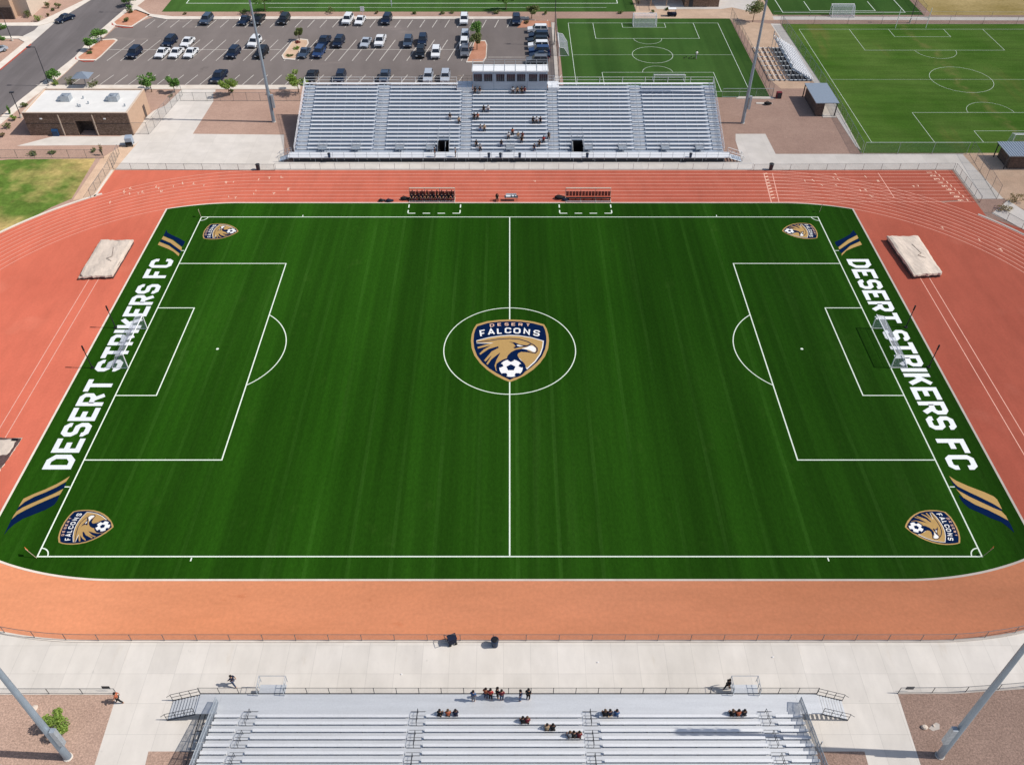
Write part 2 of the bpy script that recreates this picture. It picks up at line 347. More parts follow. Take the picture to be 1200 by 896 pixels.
# white lines of the pitch
Z = .052; W = .16; XG, YT, C0 = 51.3, 34.0, .45
def rect(g, x0, x1, y0, y1, w, z): g.poly([(x0-w/2,y0-w/2),(x1+w/2,y0-w/2),(x1+w/2,y1+w/2),(x0-w/2,y1+w/2)], z)
g = MB()
g.strip([(-XG,-YT),(XG,-YT),(XG,YT),(-XG,YT)], W, Z, True)
g.strip([(0,-YT+.1),(0,YT-.1)], W, Z-.001)
g.strip(arc(0,C0+.05,9.08,0,360,96)[:-1], W*.85, Z+.001, True)
PN, PF, GN, GF = PY(539), PY(309), PY(463.5), PY(361)
for s in (-1, 1):
    g.strip([(s*XG,PN),(s*(XG-16.6),PN),(s*(XG-16.6),PF),(s*XG,PF)], W, Z+.001)
    g.strip([(s*XG,GN),(s*(XG-5.35),GN),(s*(XG-5.35),GF),(s*XG,GF)], W, Z+.001)
    cx = s*(XG-11); a = math.degrees(math.acos(5.6/9.3))
    g.strip(arc(cx, C0+.1, 9.3, (180-a if s > 0 else -a), (180+a if s > 0 else a), 30), W*.85, Z+.002)
    g.poly(arc(cx, C0, .2, 0, 330, 10), Z)
    for t in (-1, 1):
        a0 = {(-1,-1):0, (1,-1):90, (1,1):180, (-1,1):270}[(s,t)]
        g.strip(arc(s*XG, t*YT, 1.1, a0, a0+90, 12), .13, Z+.002)
        g.strip([(s*(XG+.15), t*24.2),(s*(XG+.75), t*24.2)], .14, Z)
        g.strip([(s*34.5, t*(YT+.15)),(s*34.5, t*(YT+.6))], .14, Z)
    xa = s*8.05+ (0.0)
for x0, x1 in ((PY(0)*0+P(478,250).x, P(539,250).x), (P(656,250).x, P(717,250).x)):
    ya, yb = PY(250.2), PY(240)
    for i in range(4): g.strip([(x0+(x1-x0)*(i*2)/7, ya),(x0+(x1-x0)*(i*2+1)/7, ya)], .2, Z)
    for xx in (x0, x1): g.strip([(xx, ya+.12),(xx, ya+1)], .2, Z); g.strip([(xx, yb-1.0),(xx, yb)], .2, Z)
struct('pitch_markings', g, 'turf_white')
# lane lines
g = MB(); K = 9
def lane(k):
    xc = 45-2*k/K; r = RIN+.25+(RT-RIN-.35)*k/K; return xc, r
for k in range(K+1):
    xc, r = lane(k)
    g.strip(arc(-xc,.75,r,90,176,60), .09, .020); g.strip(arc(xc,.75,r,90,4,60), .09, .021)
    g.strip([(-xc,.75+r),(xc,.75+r)], .09, .022); g.strip([(xc,.75+r),(79.3,.75+r)], .08, .023)
for s in (-1, 1):   # run-ups of the jump pits
    for x in (s*62.4, s*63.8): g.strip([(x, PY(325)),(x, -34)], .11, .022)
g.strip([P(895,203),P(904,237.5)], .16, .026); g.strip([P(905,203),P(913,237.5)], .13, .026)
g.strip([P(1029,203),P(1048,232)], .13, .026)
struct('lane_markings', g, 'lane_paint')
FONT = {
 'D': [([(0,0),(0,1),(.62,1),(1,.78),(1,.22),(.62,0)],1)], 'E': [([(1,1),(0,1),(0,0),(1,0)],0),([(.05,.5),(.8,.5)],0)],
 'S': [([(1,.78),(1,.87),(.8,1),(.2,1),(0,.86),(0,.64),(.2,.5),(.8,.5),(1,.36),(1,.14),(.8,0),(.2,0),(0,.13),(0,.22)],0)],
 'R': [([(0,0),(0,1),(.75,1),(1,.88),(1,.6),(.75,.46),(.1,.46)],0),([(.5,.46),(1,0)],0)], 'T': [([(0,1),(1,1)],0),([(.5,.95),(.5,0)],0)],
 'I': [([(.5,0),(.5,1)],0)], 'K': [([(0,0),(0,1)],0),([(1,1),(.1,.42)],0),([(.42,.62),(1,0)],0)],
 'F': [([(1,1),(0,1),(0,0)],0),([(.05,.48),(.8,.48)],0)], 'C': [([(1,.70),(1,.86),(.8,1),(.2,1),(0,.86),(0,.14),(.2,0),(.8,0),(1,.14),(1,.30)],0)],
 'A': [([(0,0),(.5,1),(1,0)],0),([(.22,.3),(.78,.3)],0)], 'L': [([(0,1),(0,0),(1,0)],0)], 'N': [([(0,0),(0,1),(1,0),(1,1)],0)],
 'O': [([(.25,0),(0,.18),(0,.82),(.25,1),(.75,1),(1,.82),(1,.18),(.75,0)],1)],
 '1': [([(.5,0),(.5,1),(.2,.8)],0)], '2': [([(0,.85),(.2,1),(.8,1),(1,.8),(1,.6),(0,0),(1,0)],0)], '3': [([(0,1),(1,1),(.45,.56),(1,.45),(1,.1),(.8,0),(0,0)],0)],
 '4': [([(.75,0),(.75,1),(0,.3),(1,.3)],0)], '5': [([(1,1),(0,1),(0,.55),(.8,.6),(1,.4),(1,.1),(.8,0),(0,0)],0)], '6': [([(.9,1),(.2,.8),(0,.4),(0,.1),(.2,0),(.8,0),(1,.1),(1,.4),(.8,.5),(.1,.5)],0)],
 '7': [([(0,1),(1,1),(.4,0)],0)], '8': [([(.3,.5),(0,.7),(.2,1),(.8,1),(1,.7),(.7,.5),(1,.3),(.8,0),(.2,0),(0,.3)],1)], '9': [([(.1,0),(.8,.2),(1,.6),(1,.9),(.8,1),(.2,1),(0,.9),(0,.6),(.2,.5),(.9,.5)],0)]}
def glyph(g, ch, fn, w, h, t, z, mi=0):
    """strokes of a letter in a w x h box; fn maps letter space to the ground"""
    for pts, closed in FONT[ch]:
        q = [Vector((t/2+x*(w-t), t/2+y*(h-t))) for x, y in pts]
        if not closed:
            for e, o in ((0, 1), (-1, -2)):
                if pts[e][0] in (0, 1) or pts[e][1] in (0, 1) and ch != 'K':
                    d = (q[e]-q[o]).normalized(); k = t/2
                    if ch not in 'SC' and not (abs(d.x) > .05 and abs(d.y) > .05): q[e] = q[e]+d*k
        g.strip([fn(p) for p in q], t, z, bool(closed), mi); z += .002
# lane numbers and small track marks
g = MB()
def num(px, py, ch, ang, hgt=.9):
    p = P(px, py); a = R(ang)
    glyph(g, ch, lambda q: (p.x+q.x*cos(a)-q.y*sin(a), p.y+q.x*sin(a)+q.y*cos(a)), hgt*.55, hgt, hgt*.16, .030)
for k in range(9):
    y = .75+lane(k)[1]+.2
    num_p = (77.6-k*.25, y)
    glyph(g, str(9-k), lambda q, n_=num_p: (n_[0]-q.y, n_[1]+q.x), .5, .95, .17, .030)
    g.strip([(78.3-k*.25, y),(78.3-k*.25, y+.7)], .16, .028)
random.seed(3)
for (ax, ay, bx, by, nn) in ((135,226,330,206,13),(110,240,240,214,8),(235,232,345,224,7),(945,204,1100,222,8),(1010,226,1190,300,5),(940,214,1020,232,5),(560,203,700,232,2)):
    for i in range(nn):
        t = random.random(); px = ax+(bx-ax)*t+random.uniform(-4,4); py = ay+(by-ay)*t+random.uniform(-4,4); p = P(px, py); a = random.choice([R(20), R(12), 0])
        k = random.choice('TT1LI7'); hgt = random.uniform(.5,.8)
        glyph(g, k, lambda q: (p.x+q.x*cos(a)-q.y*sin(a), p.y+q.x*sin(a)+q.y*cos(a)), hgt*.7, hgt, hgt*.2, .030)
for i in range(9):
    t = i/9; p = P(897+t*10, 204+t*32); g.strip([(p.x-.3,p.y-.05),(p.x+.35,p.y+.25)], .26, .034)
struct('track_numbers', g, 'mark_cream')
# concrete
g = MB()
far = [(x, y) for x, y in outer]
g.poly([(-75,-110)]+[(-75,-22)]+far+[(75,-22),(75,-110)], .012)
struct('near_pavement', g, 'concrete')
g = MB(); g.prism([(x, y-.02) for x, y in outer]+[(x*1.002, y-.28) for x, y in outer[::-1]], 0, .1); struct('near_kerb', g, 'kerb_concrete')
def area(name, pts, mat, z=.008, raw=False):
    g = MB(); g.poly(pts if raw else G(pts), z); return struct(name, g, mat)
area('gravel_bed', [(-90,813.2),(137,813.2),(108,905),(-90,905)], 'dark_gravel', .020)
area('gravel_bed', [(1052,812.5),(1120,812),(1200,806),(1290,794),(1290,905),(1082,905)], 'dark_gravel', .020)
area('gravel_bed', [(174,880),(262,880),(262,905),(168,905)], 'dark_gravel', .020)
area('gravel_bed', [(930,880),(1013,880),(1020,905),(930,905)], 'dark_gravel', .020)
g = MB()
for pts in ([(-90,812.2),(137,812.2),(137,813.8),(-90,813.8)], [(1052,811.5),(1120,811),(1200,805),(1290,793),(1290,795),(1200,807),(1120,812.6),(1052,813)]): g.prism(G(pts), 0, .08)
struct('gravel_kerb', g, 'kerb_concrete')
# far plaza
YP = 49.75
g = MB()
g.poly([P(214,104),P(253,104),P(250,119),P(226,157),P(333,158),P(333,190),(P(870,190).x,PY(190)),P(862,165),P(862,157),P(897,157),P(909,180.5),P(1130,180.5),P(1181,233),P(1143.5,233.2),(79.9,YP),(-71.4,YP),P(160,158),P(172,145)], .010)
g.poly([P(1181,234.6),P(1200,247),P(1290,300),P(1290,315),P(1162,250),P(1172,243)], .030)
struct('plaza', g, 'concrete_far')
area('pavement', [(62,160),(140,160),(146,158),(180,130),(200,121),(214,112),(216,118),(172,157),(158,170),(20,171)], 'concrete_far', .016)
area('path', [(118,186),(150,166),(158,157),(165,163),(134,200),(112,231),(85,235)], 'sand', .015)
area('red_gravel', [(60,171),(134,171),(120,186),(0,186),(-60,190),(-60,150),(0,150),(30,163)], 'desert_gravel', .011)
area('side_lawn', [(0,188),(10,187),(112,186),(84,233),(60,243),(0,276),(-60,300),(-60,240),(-60,188)], 'dry_grass', .012)
g = MB(); o1 = arc(-43,.75,RT+.05,124,176,40); o2 = arc(-43,.75,RT+.45,176,124,40); g.prism(o1+o2, 0, .09)
o1 = arc(43,.75,RT+.05,44,4,30); o2 = arc(43,.75,RT+.45,4,44,30); g.prism(o1+o2, 0, .09); g.box(-71.6,-71.25,40.5,49.6,0,.09)
struct('track_kerb', g, 'kerb_concrete')
# parking, road, pavements
area('parking_lot', [(60,101),(76,87),(97,67),(135,33),(150,30),(178,21),(620,22.5),(650,27),(655,101)], 'asphalt', .016)
area('road', [(-80,190),(-20,152),(22,119),(88,67),(107,45),(127,28),(157,2),(205,-40),(150,-40),(107,0),(70,22),(36,52),(0,82),(-80,150)], 'road_asphalt', .016)
area('side_road', [(-60,31),(45,31),(62,27),(38,49),(25,43),(-60,46)], 'road_asphalt', .020)
area('driveway_apron', [(45,31),(66,24.5),(71,21),(37,51),(27,42.5),(40,36)], 'concrete_far', .024)
g = MB()
g.prism(G([(-80,198),(-20,156),(22,119),(88,67),(107,45),(127,28),(157,2),(205,-40),(220,-40),(168,2),(147,18),(133,33),(93,70),(75,87),(33,119),(-20,163)]), 0, .12)
g.prism(G([(155,0),(170,0),(160,7),(176,17),(202,20),(620,20.2),(620,23),(195,23.4),(165,18),(150,8)]), 0, .14)
g.prism(G([(-60,28),(44,27),(100,0),(140,-30),(150,-30),(107,0),(66,25),(45,31),(-60,31)]), 0, .12)
g.prism(G([(22,43),(34,44),(38,50),(0,82),(-60,130),(-60,120),(0,74),(29,50),(22,46),(-30,46),(-30,43)]), 0, .12)
g.prism(G([(42,100.2),(352,100.2),(352,105),(60,105)]), 0, .10)
g.prism(G([(646,27),(650,27),(656,113),(652,113)]), 0, .10)
g.prism(G([(866,113.5),(905,113.8),(907,116.5),(862,116)]), 0, .10)
g.prism(G([(886,120.5),(905,121),(905,122.6),(886,122.2)]), 0, .10)
struct('sidewalk', g, 'kerb_concrete')
g = MB(); g.prism(G([(36,52),(36.8,52.6),(.8,82.6),(0,82)]), 0, .13); g.prism(G([(89,67),(91,70.5),(100,72.3),(110,71.5),(110,72.6),(99,73.2),(88,70)]), 0, .13)
g.prism(G([(131,27),(134,30.5),(146,32.5),(156,32),(156,33),(145,33.4),(131,30)]), 0, .13); struct('painted_kerb', g, 'kerb_red')
def island(pts, soil='red_soil'):
    q = G(pts); c = sum(q, Vector())/len(q)
    g = MB(); g.prism(q, 0, .14); struct('island_kerb', g, 'kerb_concrete')
    g = MB(); g.poly([c+(p-c)*.9 for p in q], .146); struct('planted_island', g, soil)
island([(89,69),(92,71.4),(112,71.6),(118,67),(138,47.5),(135,46),(118,47)])
island([(132,27),(135,30.5),(154,32.4),(164,26),(176,18),(160,12),(150,13)])
island([(330,66),(332,70),(345,71),(352,66),(362,51),(361,47),(352,46),(343,48)], 'sand')
island([(556,48),(569,48),(571,53),(570,68),(566,74),(546,74),(552,60)])
area('planting_strip', [(190,16),(620,15),(740,14.5),(745,25),(652,24.5),(646,27),(620,20),(200,20)], 'desert_gravel', .006)
area('planting_bed', [(613,24),(645,25),(646,32),(628,32),(606,33)], 'red_soil', .034)
# parking stalls
g = MB()
def stalls(y0, y1, xs, w=.13):
    for x in xs: g.strip([(x, y0),(x+ (y1-y0)*.0, y1)], w, .022)
PW = 2.98
def seq(pxa, pya, pxb, skip=()):
    xa, xb = P(pxa, pya).x, P(pxb, pya).x; n_ = int(round(abs(xb-xa)/PW)); return [xa+(xb-xa)*i/n_ for i in range(n_+1)]
def slant(y0, y1, xs, k):
    for x in xs: g.strip([(x-k/2, y0),(x+k/2, y1)], .14, .022)
slant(PY(32.5), PY(23.6), seq(176,28,640), .9)
slant(PY(71.5), PY(47), [x for x in seq(142,59,548)], 2.4)
slant(PY(99.5), PY(88), seq(92,94,655), 1.3)
g.strip([P(128,58.5),P(330,58.5)], .14, .026); g.strip([P(368,58.3),P(545,58.3)], .14, .026); g.strip([P(572,67.3),P(615,67.3)], .14, .026)
struct('stall_markings', g, 'stall_paint')
# other fields
def fieldlines(name, x0, x1, y0, y1, pw, pd, gw, gd, cr, mat='turf_white', w=.16, z=.03, ends=(1,1)):
    w *= .55
    g = MB(); cx = (x0+x1)/2; cy = (y0+y1)/2
    g.strip([(x0,y0),(x1,y0),(x1,y1),(x0,y1)], w, z, True); g.strip([(x0+w,cy),(x1-w,cy)], w*.7, z)
    g.strip(arc(cx,cy,cr,0,360,60)[:-1], w*.9, z+.003, True)
    for e, (yy, s) in zip(ends, ((y0,1),(y1,-1))):
        if not e: continue
        g.strip([(cx-pw/2,yy),(cx-pw/2,yy+s*pd),(cx+pw/2,yy+s*pd),(cx+pw/2,yy)], w, z+.003)
        g.strip([(cx-gw/2,yy),(cx-gw/2,yy+s*gd),(cx+gw/2,yy+s*gd),(cx+gw/2,yy)], w, z+.003)
        g.strip([(p[0], p[1]) for p in arc(cx, yy+s*pd, cr*.72, 0 if s > 0 else 180, 180 if s > 0 else 360, 24)], w*.8, z+.006)
    return struct(name, g, mat)
area('practice_pitch', [(11.3,79.3),(53.4,79.3),(53.2,122.6),(11.3,122.6)], 'turf_far', .020, raw=True)
fieldlines('practice_markings', 14, 49.8, 82, 119.7, 24, 9.5, 10.2, 2.8, 4.5)
area('sports_field', [(65,55.9),(160,55.9),(160,119),(64.9,119)], 'natural_grass', .020, raw=True)
fieldlines('sports_markings', 68.3, 123.5, 60, 115.8, 31.5, 12.4, 13, 4.6, 6.4, w=.13)
area('north_pitch', [(-85.5,PY(14)),(31,PY(14)),(31,330),(-85.5,330)], 'turf_far', .020, raw=True)
g = MB(); g.strip([(-81,200),(-81,PY(4.2)),(27,PY(4.2)),(27,200)], .2, .03); g.strip([(-60,PY(9.2)),(24,PY(9.2))], .1, .032); struct('north_markings', g, 'turf_white')
area('east_pitch', [(64.2,PY(17.8)),(101,PY(17.8)),(101,330),(64.2,330)], 'turf_far', .020, raw=True)
g = MB(); g.strip([(67,200),(67,PY(15)),(97,PY(15)),(97,200)], .15, .03); g.strip([(74,PY(2)),(74,PY(13)),(90,PY(13)),(90,PY(2))], .15, .034); struct('east_markings', g, 'turf_white')
area('dry_field', [(103,PY(18)),(230,PY(18)),(230,330),(103,330)], 'straw_grass', .020, raw=True)
area('court', [(745,26),(742,8),(738,-30),(905,-30),(912,24),(858,24)], 'sand', .010)
g = MB(); g.poly(G([(762,0),(745,-25),(905,-25),(880,14),(858,9),(845,11),(770,11)]), .024); g.poly(G([(905,19.5),(1290,21),(1290,24.5),(907,23.5)]), .024)
g.poly(G([(903,28),(914,28),(962,98),(974,112),(1009,176),(1003,172),(955,98),(930,70)]), .022)
struct('service_path', g, 'concrete_far')
area('sand_yard', [(856,24),(913,29),(930,60),(962,98),(956,104),(916,105),(904,95),(866,30)], 'sand', .012)
area('sand_yard', [(1128,181),(1176,233),(1200,246),(1290,290),(1290,170),(1132,178)], 'sand', .012)
area('red_gravel', [(845,117),(905,117),(915,104),(950,104),(1008,180),(909,180),(897,157),(850,157)], 'desert_gravel', .014)
area('red_gravel', [(250,108),(352,108),(340,158),(226,157),(250,119)], 'desert_gravel', .014)
area('manhole_slab', [(1094,848),(1097,846),(1101,848),(1101,854),(1093,856),(1088,853)], 'kerb_concrete', .026)
g = MB(); g.poly(G([(0,-60),(600,-60),(1200,-60),(1200,-200),(0,-200)]), .004); struct('far_ground', g, 'desert_gravel')
# ------------------------------------------------------------ lettering, stripes and crests on the turf
def lettering(side, label):
    g = MB(); txt = 'DESERT STRIKERS FC'; h = 3.45; t = .68; gap = .34; sp = 1.55
    nI = txt.count('I'); nL = sum(c not in ' I' for c in txt); words = txt.split(' ')
    gaps = sum(len(w)-1 for w in words); w = (43.4-nI*t-gaps*gap-2*sp)/nL; y = 0
    for k, c in enumerate(txt):
        if c == ' ': y += sp-gap; continue
        ww = t if c == 'I' else w
        fn = (lambda q, y=y: (-52.35-q.y, -21.5+y+q.x)) if side < 0 else (lambda q, y=y: (52.55+q.y, 21.85-y-q.x))
        glyph(g, c, fn, ww, h, t if c != 'N' else t*.9, .056); y += ww+gap
    return tag(g.build('field_lettering', 'letter_white'), label, 'lettering', 'club names painted behind the goal lines')
lettering(-1, 'big white DESERT STRIKERS FC lettering behind the left goal, reading away from the camera')
lettering(1, 'big white DESERT STRIKERS FC lettering behind the right goal, reading towards the camera')
def swoosh(polys, label):
    g = MB(); z = .056
    for mi, pts in polys: g.poly([P(*p) for p in pts], z, mi); z += .003
    return tag(g.build('stripe_emblem', ['crest_navy', 'crest_gold']), label, 'stripe emblem', 'navy and gold stripes at the ends of the lettering')
def zl(pts, ox, oy, s): return [(ox+x/s, oy+y/s) for x, y in pts]
LB = [(1, [(245,495),(275,440),(310,385),(450,320),(600,260),(740,195),(830,145),(920,88),(870,160),(740,235),(600,300),(450,360),(330,425)]),
      (0, [(215,555),(245,500),(330,428),(450,363),(600,303),(740,238),(872,172),(845,240),(720,310),(560,380),(420,440),(300,495)]),
      (1, [(155,655),(185,600),(220,552),(300,500),(420,445),(560,385),(720,315),(835,255),(790,330),(660,385),(500,455),(350,525),(230,590)]),
      (0, [(55,860),(95,780),(150,665),(230,595),(350,530),(500,460),(660,390),(785,335),(760,400),(715,465),(600,530),(450,590),(300,650),(190,720),(110,790)])]
swoosh([(m_, zl(p, 0, 550, 11.2)) for m_, p in LB], 'large pair of navy and gold swoosh stripes beside the nearest left corner')
RB = [(1, [(135,88),(230,150),(400,225),(600,300),(720,355),(765,395),(800,460),(830,525),(720,455),(560,375),(400,300),(250,225),(190,170)]),
      (0, [(150,130),(250,228),(400,303),(560,378),(720,458),(828,528),(820,545),(720,505),(560,430),(400,355),(260,275),(190,200)]),
      (1, [(225,255),(260,280),(400,358),(560,433),(720,508),(820,548),(880,610),(910,670),(800,610),(640,530),(480,465),(320,370)]),
      (0, [(262,340),(300,362),(480,468),(640,533),(800,613),(912,674),(950,740),(990,830),(900,750),(820,690),(680,640),(540,570),(400,510),(330,450),(290,400)])]
swoosh([(m_, zl(p, 1100, 550, 11.2)) for m_, p in RB], 'large pair of navy and gold swoosh stripes beside the nearest right corner')
LT = [(0, [(150,345),(140,370),(118,415),(230,460),(330,540),(350,530),(370,485),(300,445),(210,405),(165,380)]),
      (1, [(115,420),(95,455),(200,500),(300,575),(328,590),(332,550),(225,468)]), (0, [(92,458),(72,485),(180,525),(270,590),(310,622),(325,592),(200,505)]),
      (1, [(70,488),(50,522),(170,570),(230,600),(295,655),(305,625),(180,532)])]
swoosh([(m_, zl(p, 180, 235, 10)) for m_, p in LT], 'small navy and gold stripe flag beside the farthest left corner')
RTp = [(0, [(900,350),(910,365),(940,405),(830,460),(725,545),(700,530),(682,490),(770,450),(860,400)]),
      (1, [(942,408),(958,445),(850,500),(735,578),(724,550),(835,465)]), (0, [(960,450),(975,478),(860,530),(765,620),(735,600),(736,582),(852,505)]),
      (1, [(977,482),(1000,520),(900,555),(820,590),(760,650),(762,625),(862,535)])]
swoosh([(m_, zl(p, 910, 235, 10)) for m_, p in RTp], 'small navy and gold stripe flag beside the farthest right corner')
# the crest, drawn in a 1147 x 896 frame
CR = []   # (layer material, polygon)
CR.append((1, [(145,135),(280,95),(430,78),(573,72),(715,78),(870,98),(1012,135),(1045,190),(1065,260),(1075,345),(1065,440),(1025,540),(960,630),(870,715),(760,790),(650,845),(573,873),(500,845),(390,790),(280,715),(190,630),(120,535),(85,440),(75,345),(85,260),(110,190)]))
CR.append((0, [(158,158),(290,118),(430,100),(573,95),(715,100),(865,120),(1000,155),(1025,210),(1040,290),(1042,360),(1025,450),(985,540),(925,615),(840,690),(740,760),(640,812),(573,845),(505,812),(410,762),(310,700),(220,620),(155,535),(118,440),(107,350),(115,260),(130,205)]))
CR.append((2, [(145,340),(300,300),(450,278),(573,270),(700,276),(850,300),(1008,345),(998,430),(967,520),(900,614),(792,712),(760,660),(573,560),(450,450),(400,380),(150,378)]))
CR.append((1, [(150,346),(300,308),(450,286),(573,279),(700,284),(850,308),(996,350),(986,430),(955,516),(890,606),(790,696),(760,640),(700,570),(573,560),(520,585),(440,610),(402,640),(395,690),(440,765),(395,725),(378,660),(402,590),(450,500),(430,430),(400,372),(150,372)]))
for pts in ([(158,425),(165,445),(330,405),(450,388),(430,360),(300,385)], [(183,510),(195,524),(300,452),(440,410),(430,385),(340,400),(240,455)],
            [(243,597),(262,612),(330,540),(455,475),(440,430),(340,482)], [(272,640),(290,652),(335,585),(410,525),(460,490),(430,475),(340,535)]): CR.append((1, pts))
CRS = [(0, [(155,368),(300,345),(420,326),(573,316),(700,326),(800,357),(880,400),(922,440),(922,480),(900,503),(860,498),(800,485),(740,485)], 15)]
CR.append((0, [(780,448),(720,448),(650,460),(590,490),(550,530),(535,562),(560,595),(620,610),(720,600),(690,570),(670,530),(680,505),(720,487),(800,492),(860,503),(800,470)]))
CR.append((0, [(565,360),(640,368),(700,395),(790,405),(840,383),(838,408),(780,422),(700,428),(640,444),(618,432),(648,415),(630,392),(612,374)]))
CR.append((2, [(662,397),(700,402),(745,413),(700,419),(668,412)]))
CR.append((2, [(790,428),(830,408),(870,412),(903,437),(908,470),(893,492),(868,488),(820,465),(720,447),(760,437)]))
CR.append((0, [(590+190*cos(t*pi/14), 694+128*sin(t*pi/14)) for t in range(28)]))
CR.append((2, [(588+150*cos(t*pi/14), 697+112*sin(t*pi/14)) for t in range(28)]))
pent = lambda cx, cy, rx, ry, a0: [(cx+rx*cos(a0+k*2*pi/5), cy+ry*sin(a0+k*2*pi/5)) for k in range(5)]
CR.append((0, pent(587, 690, 62, 42, -pi/2)))
for k in range(5):
    a = pi/2+ (k+.5)*2*pi/5+pi; a = -pi/2+(k+.0)*2*pi/5
    cx, cy = 588+143*cos(a), 697+106*sin(a); CR.append((0, pent(cx, cy, 42, 27, a+pi)))
def crest(fn, sc_, label, group=None):
    """fn maps crest metres (x right, y up) to the ground"""
    g = MB(); z = .056; KX = 11.0/1000*.845; KY = 1
    # the crest frame was surveyed on the centre spot: undo the view there
    def cv(p):
        w = P(545+p[0]/10.924, 368+p[1]/10.924); return Vector((w.x-CX, w.y-CYY))
    def map_(p): q = cv(p); return fn(q*sc_)
    for mi, pts in CR[:9]: g.poly([map_(p) for p in pts], z, mi); z += .0025
    for mi, pts, w in CRS: g.strip([map_(p) for p in pts], w/10.924/8.6*sc_, z, mi=mi); z += .0025
    for mi, pts in CR[9:]: g.poly([map_(p) for p in pts], z, mi); z += .0025
    if sc_ >= .1:
        for ch, cx, cy, w, h, mi, rot in (('F',228,250,80,92,2,-10),('A',335,233,95,88,2,-6),('L',443,222,70,84,2,-4),('C',550,216,84,80,2,0),('O',665,220,92,80,2,2),('N',790,230,84,84,2,6),('S',915,250,84,84,2,9),
            ('D',345,150,56,42,3,-7),('E',440,140,50,40,3,-4),('S',532,138,52,40,3,-1),('E',620,138,52,40,3,1),('R',710,142,52,40,3,4),('T',805,148,48,38,3,6)):
            a = R(rot); t = 22 if mi == 2 else 11
            def fl(q, cx=cx, cy=cy, w=w, h=h, a=a):
                dx, dy = q.x-w/2, -(q.y-h/2); return map_((cx+dx*cos(a)-dy*sin(a), cy+dx*sin(a)+dy*cos(a)))
            # strokes are laid out in frame units, then mapped point by point
            for pts, closed in FONT[ch]:
                q = [Vector((t/2+x*(w-t), t/2+y*(h-t))) for x, y in pts]
                g.strip([fl(p) for p in q], t/10.924/8.6*sc_, z, bool(closed), 2 if mi == 2 else 3); z += .0006
    return tag(g.build('club_crest', ['crest_navy', 'crest_gold', 'crest_white', 'mark_cream']), label, 'crest', group)
_c = P(545+573/10.924, 368+460/10.924); CX, CYY = 0.0, _c.y
crest(lambda q: (q.x, CYY+q.y), 1.0, 'large falcon and football shield crest on the centre spot')
cg = 'small shield crests in the pitch corners'
for px, py, s, r, lb in ((103,617.5,.445,-1,'shield crest with its point to the right, in the nearest left corner of the pitch'), (1090.5,617.5,.445,1,'shield crest with its point to the left, in the nearest right corner of the pitch'),
                   (259.5,271.5,.43,-1,'shield crest with its point to the right, in the farthest left corner of the pitch'), (936.5,270.8,.43,1,'shield crest with its point to the left, in the farthest right corner of the pitch')):
    c = P(px, py)
    crest((lambda q, c=c: (c.x-q.y, c.y+q.x)) if r < 0 else (lambda q, c=c: (c.x+q.y, c.y-q.x)), s, lb, cg)
